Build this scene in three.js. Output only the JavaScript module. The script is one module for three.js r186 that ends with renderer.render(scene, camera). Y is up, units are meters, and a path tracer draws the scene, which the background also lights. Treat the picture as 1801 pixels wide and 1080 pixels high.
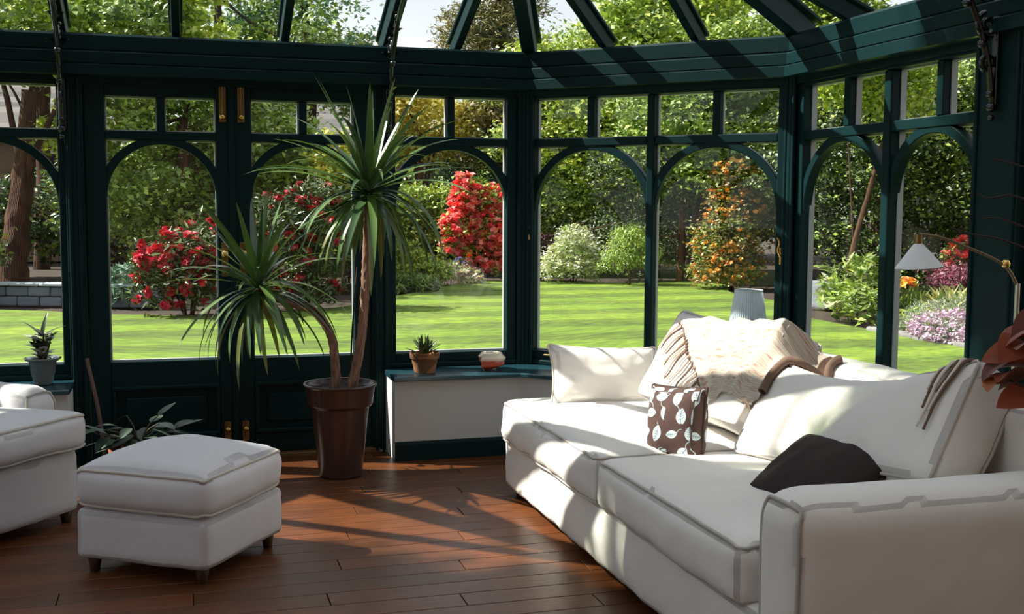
import * as THREE from 'three';
import { mergeGeometries, mergeVertices, toCreasedNormals } from 'three/addons/utils/BufferGeometryUtils.js';
import { RoundedBoxGeometry } from 'three/addons/geometries/RoundedBoxGeometry.js';
import { ImprovedNoise } from 'three/addons/math/ImprovedNoise.js';

// ---------------------------------------------------------------- camera, sky, sun, exposure
// Room axes: x runs along the door wall (0 = where the doors meet), z runs from the door wall into the room, y is up.
const scene = new THREE.Scene();
const rad = (d) => d * Math.PI / 180;
const camera = new THREE.PerspectiveCamera(30.228, 1801 / 1080, 0.1, 400);
camera.position.set(-0.274, 1.42, 6.529);
camera.rotation.order = 'YXZ';
camera.rotation.set(rad(-5.084), rad(-16.188), rad(0.293));
const renderer = new THREE.WebGLRenderer();
renderer.toneMapping = THREE.LinearToneMapping;
renderer.toneMappingExposure = 0.88;
renderer.shadowMap.enabled = true;

const perlin = new ImprovedNoise();
const fbm = (x, y, z, o = 4) => { let s = 0, a = 1, t = 0; for (let i = 0; i < o; i++) { s += a * perlin.noise(x, y, z); t += a; x *= 2.03; y *= 2.03; z *= 2.03; a *= 0.5; } return s / t; };
{ // bright spring sky: mostly thin white cloud over blue
  const W = 512, H = 256, d = new Float32Array(W * H * 4);
  for (let r = 0; r < H; r++) for (let c = 0; c < W; c++) {
    const el = ((r + 0.5) / H - 0.5) * Math.PI, az = ((c + 0.5) / W) * 2 * Math.PI, y = Math.max(0, Math.sin(el));
    const k = 1.6 / (y + 0.35), n = fbm(Math.cos(az) * Math.cos(el) * k + 7, y * 2, Math.sin(az) * Math.cos(el) * k + 3, 5);
    const cloud = THREE.MathUtils.smoothstep(n, -0.35, 0.2), t = Math.pow(y, 0.5);
    const blue = [0.95 - 0.55 * t, 1.0 - 0.35 * t, 1.08 - 0.06 * t], white = [1.28, 1.3, 1.34];
    for (let i = 0; i < 3; i++) d[(r * W + c) * 4 + i] = blue[i] + (white[i] - blue[i]) * (0.35 + 0.65 * cloud);
    d[(r * W + c) * 4 + 3] = 1;
  }
  const t = new THREE.DataTexture(d, W, H, THREE.RGBAFormat, THREE.FloatType);
  t.mapping = THREE.EquirectangularReflectionMapping; t.magFilter = t.minFilter = THREE.LinearFilter; t.needsUpdate = true;
  scene.background = t; scene.environment = t;
}
const SUN = new THREE.Vector3(-0.63, 0.72, -0.27).normalize();
const sun = new THREE.DirectionalLight(new THREE.Color(1.0, 0.94, 0.84), 14);
sun.name = 'sun'; sun.position.copy(SUN).multiplyScalar(60); sun.target.position.set(2, 0, -4);
sun.position.add(sun.target.position);
sun.castShadow = true; sun.shadow.mapSize.set(4096, 4096); sun.shadow.radius = 1; sun.shadow.bias = -0.0005;
Object.assign(sun.shadow.camera, { left: -32, right: 32, top: 32, bottom: -32, near: 1, far: 140 });
scene.add(sun, sun.target);

// ---------------------------------------------------------------- helpers
let seed = 1;
function rng(s) { let a = s >>> 0; return () => { a = (a + 0x6d2b79f5) | 0; let t = Math.imul(a ^ (a >>> 15), 1 | a); t = (t + Math.imul(t ^ (t >>> 7), 61 | t)) ^ t; return ((t ^ (t >>> 14)) >>> 0) / 4294967296; }; }
const V = (x, y, z) => new THREE.Vector3(x, y, z);
const lerp = (a, b, t) => a + (b - a) * t;
const used = {};
function numbered(n) { const k = used[n] = (used[n] ?? -1) + 1; return k ? n + '_' + String(k).padStart(3, '0') : n; }
function mark(o, { label, category, group, kind } = {}) {
  if (label) o.userData.label = label; if (category) o.userData.category = category;
  if (group) o.userData.group = group; if (kind) o.userData.kind = kind; return o;
}
function mesh(name, geo, mat, parent = scene, info) {
  const m = new THREE.Mesh(geo, mat); m.name = parent === scene ? numbered(name) : name; m.castShadow = m.receiveShadow = true;
  parent.add(m); return mark(m, info);
}
function part(name, geo, mat, parent, info) {               // alike parts of one thing take numbers
  let n = name, k = 0; const taken = new Set(parent.children.map((c) => c.name));
  while (taken.has(n)) n = name + '_' + String(++k).padStart(3, '0');
  return mesh(n, geo, mat, parent, info);
}
function group(name, [x, y, z] = [0, 0, 0], turn = 0, info = {}) {
  const g = new THREE.Group(); g.name = numbered(name); g.position.set(x, y, z); g.rotation.y = turn; scene.add(g); return mark(g, info);
}
function data(w, h, f, { srgb = false, repeat } = {}) {     // computed texture; f gives [r, g, b] 0..1
  const a = new Uint8Array(w * h * 4);
  for (let y = 0; y < h; y++) for (let x = 0; x < w; x++) { const c = f(x / w, y / h, x, y); for (let i = 0; i < 3; i++) a[(y * w + x) * 4 + i] = Math.max(0, Math.min(255, Math.round(255 * (c.length ? c[i] : c)))); a[(y * w + x) * 4 + 3] = 255; }
  const t = new THREE.DataTexture(a, w, h); t.wrapS = t.wrapT = THREE.RepeatWrapping; t.magFilter = THREE.LinearFilter; t.minFilter = THREE.LinearMipmapLinearFilter; t.generateMipmaps = true;
  if (srgb) t.colorSpace = THREE.SRGBColorSpace; if (repeat) t.repeat.set(...repeat); t.needsUpdate = true; return t;
}
const tile = (u, v, k, z = 0, o = 4) => { // seamless noise on a torus
  const a = u * 2 * Math.PI, b = v * 2 * Math.PI, r = k / (2 * Math.PI);
  return fbm(Math.cos(a) * r + 11 + z, Math.sin(a) * r + Math.cos(b) * r * 1.7, Math.sin(b) * r * 1.7 + 5, o);
};
const lin = (r, g, b) => new THREE.Color().setRGB(r, g, b);
const std = (c, roughness = 0.6, extra = {}) => new THREE.MeshStandardMaterial({ color: c, roughness, ...extra });
function uvBox(g, s = 1) {                                   // uv in metres, by the main direction of the normal
  const p = g.attributes.position, n = g.attributes.normal, uv = new Float32Array(p.count * 2);
  for (let i = 0; i < p.count; i++) {
    const ax = Math.abs(n.getX(i)), ay = Math.abs(n.getY(i)), az = Math.abs(n.getZ(i));
    const [u, v] = ax > ay && ax > az ? [p.getZ(i), p.getY(i)] : ay > az ? [p.getX(i), p.getZ(i)] : [p.getX(i), p.getY(i)];
    uv[2 * i] = u / s; uv[2 * i + 1] = v / s;
  }
  g.setAttribute('uv', new THREE.BufferAttribute(uv, 2)); return g;
}
const join = (list) => mergeGeometries(list.map((g) => { const q = g.index ? g.toNonIndexed() : g; for (const k of Object.keys(q.attributes)) if (!['position', 'normal', 'uv'].includes(k)) q.deleteAttribute(k); return q; }));
const bar = (w, h, d, x, y, z, r = 0.006) => new RoundedBoxGeometry(w, h, d, 1, Math.min(r, w / 2.1, h / 2.1, d / 2.1)).translate(x, y, z);
const barX = (x0, x1, y0, y1, z0, z1, r) => bar(x1 - x0, y1 - y0, z1 - z0, (x0 + x1) / 2, (y0 + y1) / 2, (z0 + z1) / 2, r);
const tube = (pts, r, seg = 24, rs = 8, closed = false) => new THREE.TubeGeometry(new THREE.CatmullRomCurve3(pts.map((p) => p.isVector3 ? p : V(...p)), closed, 'centripetal'), seg, r, rs, closed);
const lathe = (pts, n = 40) => new THREE.LatheGeometry(pts.map(([x, y]) => new THREE.Vector2(x, y)), n);
function taperTube(pts, r0, r1, seg = 20, rs = 8, rough = 0, sd = 1) {
  const c = new THREE.CatmullRomCurve3(pts.map((p) => V(...p))), g = new THREE.TubeGeometry(c, seg, 1, rs, false), p = g.attributes.position;
  for (let i = 0; i <= seg; i++) { const t = i / seg, o = c.getPointAt(t);
    for (let j = 0; j <= rs; j++) { const k = i * (rs + 1) + j, q = V(p.getX(k), p.getY(k), p.getZ(k)).sub(o); const jj = j % rs, w = lerp(r0, r1, t) * (1 + rough * perlin.noise(jj * 1.7 + sd, i * 0.9, sd * 3.1)); p.setXYZ(k, o.x + q.x * w, o.y + q.y * w, o.z + q.z * w); } }
  g.computeVertexNormals(); return g;
}
function prism(pts, y0, y1, bevel = 0) {                     // upright prism over a plan of [x, z]
  const s = new THREE.Shape(pts.map(([x, z]) => new THREE.Vector2(x, -z)));
  return new THREE.ExtrudeGeometry(s, { depth: y1 - y0, bevelEnabled: bevel > 0, bevelSize: bevel, bevelThickness: bevel, bevelOffset: -bevel, bevelSegments: 2 }).rotateX(-Math.PI / 2).translate(0, y0, 0);
}
// ---------------------------------------------------------------- materials
const nz = data(128, 128, (u, v) => 0.5 + 0.5 * tile(u, v, 9, 2));
const MAT = {
  paint: new THREE.MeshPhysicalMaterial({ color: lin(0.0042, 0.021, 0.0235), roughness: 0.42, specularIntensity: 0.25, bumpMap: nz.clone(), bumpScale: 0.0006 }),
  ironwork: new THREE.MeshPhysicalMaterial({ color: lin(0.005, 0.009, 0.01), roughness: 0.2, clearcoat: 0.5, clearcoatRoughness: 0.1 }),
  sill: new THREE.MeshPhysicalMaterial({ color: lin(0.016, 0.06, 0.08), roughness: 0.22, clearcoat: 0.3, clearcoatRoughness: 0.12 }),
  glass: new THREE.MeshPhysicalMaterial({ color: lin(0.94, 0.97, 0.95), transmission: 1, thickness: 0, roughness: 0.0, ior: 1.36 }),
  bead: std(lin(0.36, 0.37, 0.4), 0.4),
  plaster: std(lin(0.62, 0.64, 0.63), 0.9, { bumpMap: nz, bumpScale: 0.0012 }),
  brass: std(lin(0.78, 0.5, 0.16), 0.26, { metalness: 1 }),
  brassDull: std(lin(0.26, 0.17, 0.075), 0.4, { metalness: 1 }),
  white: std(lin(0.75, 0.75, 0.76), 0.6),
  soil: std(lin(0.035, 0.022, 0.015), 1, { bumpMap: nz, bumpScale: 0.02 }),
};
const weave = data(64, 64, (u, v, x, y) => { const a = 0.5 + 0.5 * Math.sin(u * 16 * Math.PI), b = 0.5 + 0.5 * Math.sin(v * 16 * Math.PI); return ((Math.floor(u * 8) + Math.floor(v * 8)) % 2 ? a : b) * 0.8 + 0.2 * Math.abs(perlin.noise(x * 0.7, y * 0.7, 2)); });
const cloth = (r, g, b, s = 0.02, depth = 0.0007) => std(lin(r, g, b), 0.92, { bumpMap: (() => { const t = weave.clone(); t.repeat.set(1 / s, 1 / s); t.needsUpdate = true; return t; })(), bumpScale: depth });
MAT.cream = cloth(0.8, 0.77, 0.73);
MAT.creamWelt = cloth(0.72, 0.67, 0.61);
MAT.lilac = cloth(0.66, 0.65, 0.68);
MAT.brownVelvet = new THREE.MeshPhysicalMaterial({ color: lin(0.022, 0.011, 0.01), roughness: 0.95, sheen: 0.4, sheenColor: lin(0.3, 0.2, 0.2), sheenRoughness: 0.6 });

// ---------------------------------------------------------------- walls in plan: left flank, left chamfer, door wall, right chamfer, right flank
const LEN = 7.6, C0 = 1.722, W0 = 2.86, D0 = 1.138, EAVE = 2.31, TAN = Math.tan(rad(24));
const NODES = [[-W0, LEN], [-W0, D0], [-C0, 0], [C0, 0], [W0, D0], [W0, LEN]];
const WALLS = [ // origin, turn; local x to the right seen from inside, local z into the room
  { o: [-W0, LEN], turn: Math.PI / 2, len: LEN - D0, name: 'left' }, { o: [-W0, D0], turn: Math.PI / 4, len: Math.hypot(W0 - C0, D0), name: 'left_angled' },
  { o: [-C0, 0], turn: 0, len: 2 * C0, name: 'front' }, { o: [C0, 0], turn: -Math.PI / 4, len: Math.hypot(W0 - C0, D0), name: 'right_angled' },
  { o: [W0, D0], turn: -Math.PI / 2, len: LEN - D0, name: 'right' }];
function ring(profile, nodes, cap = true) {                  // sweeps a closed profile of [inset, height] along a plan, mitred
  const n = nodes.length, dir = [], nor = [];
  for (let i = 0; i < n - 1; i++) { const dx = nodes[i + 1][0] - nodes[i][0], dz = nodes[i + 1][1] - nodes[i][1], l = Math.hypot(dx, dz); dir.push([dx / l, dz / l]); nor.push([-dz / l, dx / l]); }
  const at = (i, d) => {
    const a = nor[Math.max(0, i - 1)], b = nor[Math.min(n - 2, i)], k = d / (1 + a[0] * b[0] + a[1] * b[1]);
    return [nodes[i][0] + (a[0] + b[0]) * k, nodes[i][1] + (a[1] + b[1]) * k];
  };
  const pos = [], put = (...q) => q.forEach((p) => pos.push(...p)), P = (i, j) => { const [d, h] = profile[j % profile.length], [x, z] = at(i, d); return [x, h, z]; };
  let area = 0; profile.forEach(([x, y], j) => { const [x2, y2] = profile[(j + 1) % profile.length]; area += x * y2 - x2 * y; });
  const flip = area < 0;
  for (let i = 0; i < n - 1; i++) for (let j = 0; j < profile.length; j++) {
    const a = P(i, j), b = P(i + 1, j), c = P(i + 1, j + 1), e = P(i, j + 1);
    flip ? put(a, c, b, a, e, c) : put(a, b, c, a, c, e);
  }
  if (cap) { const tri = THREE.ShapeUtils.triangulateShape(profile.map(([x, y]) => new THREE.Vector2(x, y)), []);
    for (const [i, s] of [[0, 1], [n - 1, -1]]) for (const [a, b, c] of tri) (s > 0) !== flip ? put(P(i, a), P(i, b), P(i, c)) : put(P(i, a), P(i, c), P(i, b)); }
  const g = new THREE.BufferGeometry(); g.setAttribute('position', new THREE.Float32BufferAttribute(pos, 3)); g.computeVertexNormals(); return uvBox(g);
}
const struct = (name, geo, mat) => mesh(name, geo, mat, scene, { kind: 'structure' });
const local = (w, x) => [w.o[0] + Math.cos(w.turn) * x, w.o[1] - Math.sin(w.turn) * x];
// dwarf walls under the sills, with baseboards
const DOOR0 = 0.87, DOOR1 = 2.52;                            // door opening on the front wall (local x)
const wallProfile = [[-0.12, -0.15], [0.36, -0.15], [0.36, 0.45], [-0.12, 0.45]], basePro = [[0.355, -0.0], [0.376, 0.0], [0.376, 0.09], [0.368, 0.105], [0.355, 0.108]];
const F = WALLS[2];
{
  const runs = [[NODES[0], NODES[1], NODES[2], local(F, DOOR0)], [local(F, DOOR1 + 0.045), NODES[3], NODES[4], NODES[5]]];
  // each wall mitres with its neighbours: sweep the whole run, one segment at a time
  const seg = (pro, run, k) => { // keep the mitre by clipping the run to three nodes around segment k
    const g = ring(pro, run, true), p = g.attributes.position, per = pro.length * 6, caps = p.count - per * (run.length - 1), out = [];
    for (let i = k * per; i < (k + 1) * per; i++) out.push(p.getX(i), p.getY(i), p.getZ(i));
    const half = caps / 2, base = per * (run.length - 1);
    if (k === 0) for (let i = base; i < base + half; i++) out.push(p.getX(i), p.getY(i), p.getZ(i));
    if (k === run.length - 2) for (let i = base + half; i < base + caps; i++) out.push(p.getX(i), p.getY(i), p.getZ(i));
    const q = new THREE.BufferGeometry(); q.setAttribute('position', new THREE.Float32BufferAttribute(out, 3)); q.computeVertexNormals(); return uvBox(q);
  };
  const names = [['left', 'left_angled', 'front_left'], ['front_right', 'right_angled', 'right']];
  runs.forEach((run, r) => names[r].forEach((n, k) => {
    struct('wall_' + n, seg(wallProfile, run, k), MAT.plaster);
    struct('baseboard_' + n, seg(basePro, run, k), MAT.paint);
  }));
  const sillPro = [[0.03, 0.45], [0.4, 0.45], [0.408, 0.456], [0.408, 0.47], [0.4, 0.476], [0.03, 0.476]];
  for (const run of runs) {
    const a = run === runs[0] ? run.slice(0, 3).concat([local(F, DOOR0 + 0.01)]) : [local(F, DOOR1 + 0.035), ...run.slice(1)];
    struct('trim_' + (run === runs[0] ? 1 : 2), ring(sillPro, a), MAT.sill);
  }
  // stepped fascia over the windows
  const fascia = [[-0.06, 2.06], [0.055, 2.06], [0.055, 2.09], [0.125, 2.094], [0.125, 2.145], [0.118, 2.15], [0.105, 2.15], [0.105, 2.156], [0.11, 2.158], [0.11, 2.212], [0.104, 2.218], [0.09, 2.218], [0.09, 2.225], [0.094, 2.228], [0.094, 2.3], [0.085, 2.312], [-0.06, 2.312]];
  struct('trim_3', ring(fascia, NODES), MAT.paint);
}
// corner posts
const miter = (i, d) => { const [a, b] = [WALLS[i - 1], WALLS[i]].map((w) => [Math.sin(w.turn), Math.cos(w.turn)]), k = d / (1 + a[0] * b[0] + a[1] * b[1]); return [NODES[i][0] + (a[0] + b[0]) * k, NODES[i][1] + (a[1] + b[1]) * k]; };
const inward = (w, x, d) => { const [px, pz] = local(w, x); return [px + Math.sin(w.turn) * d, pz + Math.cos(w.turn) * d]; };
[1, 2, 3, 4].forEach((i) => {
  const a = WALLS[i - 1], b = WALLS[i], e0 = a.len - 0.085, e1 = 0.03;
  const s = (d) => inward(a, i === 3 ? e0 : a.len - 0.03, d), t = (d) => inward(b, i === 2 ? 0.085 : e1, d);
  const g = group('trim_' + (3 + i), [0, 0, 0], 0, { kind: 'structure' });
  part('post', prism([s(-0.06), s(0.06), miter(i, 0.06), t(0.06), t(-0.06), miter(i, -0.06)].reverse(), 0.45, 2.1), MAT.paint, g);
  const m = miter(i, 0.06);
  for (const [w, x] of [[a, a.len - 0.05], [b, 0.05]]) { const q = inward(w, x, 0.062); part('bead', new THREE.CylinderGeometry(0.011, 0.011, 1.62, 10).translate(q[0], 1.28, q[1]), MAT.paint, g); }
  part('corner_bead', new THREE.CylinderGeometry(0.02, 0.02, 1.62, 14).translate(m[0], 1.28, m[1]), MAT.paint, g);
});

// ---------------------------------------------------------------- windows and doors
function wallGroup(name, w, x = 0) { const [px, pz] = local(w, x); const g = group(name, [px, 0, pz], w.turn, { kind: 'structure' }); return g; }
function archGeo(x0, x1, ytop, z0, z1, bw = 0.036) {
  const c = (x0 + x1) / 2, r = (x1 - x0) / 2, R = r + bw, e = r + 0.012, y = ytop - 0.026 - r, a0 = Math.acos(e / R), pts = [], n = 28;
  for (let i = 0; i <= n; i++) { const a = lerp(a0, Math.PI - a0, i / n); pts.push(new THREE.Vector2(Math.cos(a) * R, Math.sin(a) * R)); }   // its ends die into the jambs
  pts.push(new THREE.Vector2(-e, 0));
  for (let i = 0; i <= n; i++) { const a = Math.PI * (1 - i / n); pts.push(new THREE.Vector2(Math.cos(a) * r, Math.sin(a) * r)); }
  pts.push(new THREE.Vector2(e, 0));
  const s = new THREE.Shape(pts);
  return new THREE.ExtrudeGeometry(s, { depth: z1 - z0 - 0.008, bevelEnabled: true, bevelSize: 0.004, bevelThickness: 0.004, bevelSegments: 1 }).translate(c, y, z0 + 0.004);
}
const beadGeo = (x0, x1, y0, y1, t = 0.006, a = -0.043, b = -0.014) => join([[x0, x0 + t, y0, y1], [x1 - t, x1, y0, y1], [x0, x1, y0, y0 + t], [x0, x1, y1 - t, y1]].map(([p, q, r, s]) => new THREE.BoxGeometry(q - p, s - r, b - a).translate((p + q) / 2, (r + s) / 2, (a + b) / 2)));
const paneGeo = (x0, x1, y0, y1, z) => new THREE.PlaneGeometry(x1 - x0, y1 - y0).translate((x0 + x1) / 2, (y0 + y1) / 2, z);
const YB = 0.56, YT = 1.766, YT2 = 1.813;
function glazing(g, x0, x1, ytop, mull) {                    // one light: transom, arch, small mullion, three panes
  part('transom', barX(x0, x1, YT, YT2, -0.035, 0.03), MAT.paint, g);
  part('mullion', barX(mull - 0.022, mull + 0.022, YT2, ytop, -0.03, 0.026), MAT.paint, g);
  part('arch', archGeo(x0, x1, YT + 0.006, -0.028, 0.024), MAT.paint, g);
  part('pane', paneGeo(x0, x1, YB, YT, -0.012), MAT.glass, g);
  part('pane', paneGeo(x0, mull, YT2, ytop, -0.012), MAT.glass, g);
  part('pane', paneGeo(mull, x1, YT2, ytop, -0.012), MAT.glass, g);
  for (const q of [[x0, x1, YB, YT], [x0, mull - 0.022, YT2, ytop], [mull + 0.022, x1, YT2, ytop]]) part('glazing_bead', beadGeo(...q), MAT.bead, g, { label: 'pale outer glazing bead' });
}
function stay(g, x, y, z, side) {                            // brass casement catch
  const c = part('catch', join([barX(x - 0.012, x + 0.012, y - 0.045, y + 0.045, z, z + 0.006, 0.003), new THREE.CylinderGeometry(0.008, 0.008, 0.022, 10).rotateX(Math.PI / 2).translate(x, y, z + 0.016), tube([[x, y, z + 0.026], [x + side * 0.012, y + 0.03, z + 0.034], [x + side * 0.004, y + 0.07, z + 0.03], [x + side * 0.016, y + 0.1, z + 0.03]], 0.006, 12, 6)]), MAT.brass, g, { label: 'brass catch' });
  return c;
}
function makeWindow(n, w, L, R, lights, opts = {}) {
  const g = wallGroup('window_' + n, w), top = 2.046;
  part('stile', barX(L, lights[0][0], 0.476, 2.09, -0.045, 0.035), MAT.paint, g);
  part('stile', barX(lights.at(-1)[1], R, 0.476, 2.09, -0.045, 0.035), MAT.paint, g);
  part('head', barX(lights[0][0], lights.at(-1)[1], top, 2.09, -0.045, 0.035), MAT.paint, g);
  part('bottom_rail', barX(lights[0][0], lights.at(-1)[1], 0.505, YB, -0.045, 0.035), MAT.paint, g);
  part('sub_sill', barX(L, R, 0.476, 0.507, -0.05, 0.055, 0.01), MAT.paint, g);
  lights.forEach(([x0, x1, m], i) => {
    if (i) part('post', barX(lights[i - 1][1], x0, YB, top, -0.04, 0.038, 0.012), MAT.paint, g);
    glazing(g, x0, x1, top, m ?? (x0 + x1) / 2);
  });
  for (const [x, y, side] of opts.catches ?? []) stay(g, x, y, 0.035, side);
  if (opts.stay) part('stay', join([barX(opts.stay - 0.07, opts.stay + 0.09, 0.53, 0.541, 0.036, 0.044, 0.003), barX(opts.stay - 0.02, opts.stay + 0.01, 0.52, 0.545, 0.034, 0.05, 0.004)]), MAT.brass, g, { label: 'brass casement stay' });
  return g;
}
const two = (a, d = 0.049) => [[a, a + 0.705, a + 0.358], [a + 0.705 + d, a + 1.455, a + 1.108]];
const lights2 = [[0.053, 0.762, 0.413], [0.81, 1.508, 1.164]];
makeWindow(1, F, 0.1, 0.87, [[0.15, 0.826, 0.49]]);
makeWindow(2, F, 2.574, 3.36, [[2.634, 3.3, 2.963]]);
makeWindow(3, WALLS[3], 0.02, 1.585, lights2, { catches: [[0.03, 1.2, 1], [1.545, 1.16, -1]], stay: 0.2 });
makeWindow(4, WALLS[4], 0.03, 1.5, [[0.1, 0.802, 0.481], [0.859, 1.446, 1.191]]);
makeWindow(5, WALLS[1], 0.02, 1.585, lights2);
for (let k = 0; k < 3; k++) makeWindow(6 + k, WALLS[4], 1.75 + k * 1.6, 3.28 + k * 1.6, two(1.8 + k * 1.6));
for (let k = 0; k < 4; k++) makeWindow(9 + k, WALLS[0], 0.06 + k * 1.6, 1.6 + k * 1.6, two(0.105 + k * 1.6));
// posts of the flanks and beside the doors
function post(n, w, x0, x1, y0 = 0.45, proud = 0.075) {
  const g = wallGroup('trim_' + n, w);
  part('post', barX(x0, x1, y0, 2.1, -0.06, proud, 0.008), MAT.paint, g);
  for (const x of [x0 + 0.022, x1 - 0.022]) part('bead', new THREE.CylinderGeometry(0.012, 0.012, 2.08 - y0, 10).translate(x, (2.08 + y0) / 2, proud), MAT.paint, g);
  return g;
}
post(8, F, 0.862, 0.955, 0.0, 0.06); post(9, F, 2.492, 2.59, 0.0, 0.06);
post(10, WALLS[4], 1.49, 1.76, 0.45, 0.085);
post(11, WALLS[4], 3.28, 3.35); post(12, WALLS[4], 4.88, 4.95);
for (let k = 0; k < 3; k++) post(13 + k, WALLS[0], 1.6 + k * 1.6, 1.66 + k * 1.6);
function makeDoor(n, L, R, g0, g1, knobSide) {
  const g = wallGroup('door_' + n, F), top = 1.995;
  part('stile', barX(L, g0, 0.02, 2.075, -0.04, 0.03), MAT.paint, g);
  part('stile', barX(g1, R, 0.02, 2.075, -0.04, 0.03), MAT.paint, g);
  part('top_rail', barX(g0, g1, top, 2.075, -0.04, 0.03), MAT.paint, g);
  part('lock_rail', barX(g0, g1, 0.42, YB, -0.04, 0.03), MAT.paint, g);
  part('bottom_rail', barX(g0, g1, 0.02, 0.13, -0.04, 0.03), MAT.paint, g);
  part('panel', barX(g0 - 0.005, g1 + 0.005, 0.125, 0.425, -0.03, 0.008), MAT.paint, g);
  part('raised_panel', barX(g0 + 0.07, g1 - 0.07, 0.19, 0.36, 0, 0.026, 0.012), MAT.paint, g);
  for (const y of [0.412, 0.142]) part('moulding', barX(g0, g1, y - 0.014, y + 0.014, 0.0, 0.042, 0.01), MAT.paint, g);
  for (const x of [g0 + 0.012, g1 - 0.012]) part('moulding', barX(x - 0.012, x + 0.012, 0.13, 0.42, 0, 0.04, 0.01), MAT.paint, g);
  glazing(g, g0, g1, top, (g0 + g1) / 2);
  if (knobSide > 0) part('astragal', barX(R - 0.014, R + 0.02, 0.02, 2.075, 0.03, 0.044, 0.006), MAT.paint, g);
  const bx = knobSide > 0 ? R - 0.043 : L + 0.05;
  const bolt = (y0, y1, ky) => {
    const pl = part('bolt', barX(bx - 0.019, bx + 0.019, y0, y1, 0.03, 0.037, 0.004), MAT.brassDull, g, { label: 'brass bolt plate' });
    part('rod', new THREE.CylinderGeometry(0.0075, 0.0075, y1 - y0 - 0.03, 10).translate(bx, (y0 + y1) / 2 + 0.02, 0.046), MAT.brassDull, pl);
    part('knob', new THREE.SphereGeometry(0.0165, 16, 12).translate(bx, ky, 0.06), MAT.brass, pl);
  };
  bolt(1.868, 2.075, 1.897); bolt(0.09, 0.205, 0.165);
  const h = part('handle_plate', barX(bx - 0.018, bx + 0.018, 1.02, 1.21, 0.03, 0.037, 0.008), MAT.brassDull, g, { label: 'brass handle plate' });
  part('handle', join([new THREE.CylinderGeometry(0.009, 0.009, 0.04, 12).rotateX(Math.PI / 2).translate(bx, 1.15, 0.055), new THREE.SphereGeometry(0.019, 18, 14).translate(bx, 1.15, 0.082)]), MAT.brass, h);
}
makeDoor(1, 0.958, 1.718, 1.064, 1.637, 1);
makeDoor(2, 1.724, 2.489, 1.827, 2.394, -1);
struct('trim_16', bar(1.62, 0.035, 0.14, 0.0, 0.0, 0.0, 0.008), std(lin(0.16, 0.075, 0.03), 0.5)); // threshold
struct('trim_17', barX(-0.86, 0.87, 2.07, 2.1, -0.05, 0.05), MAT.paint);

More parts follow.
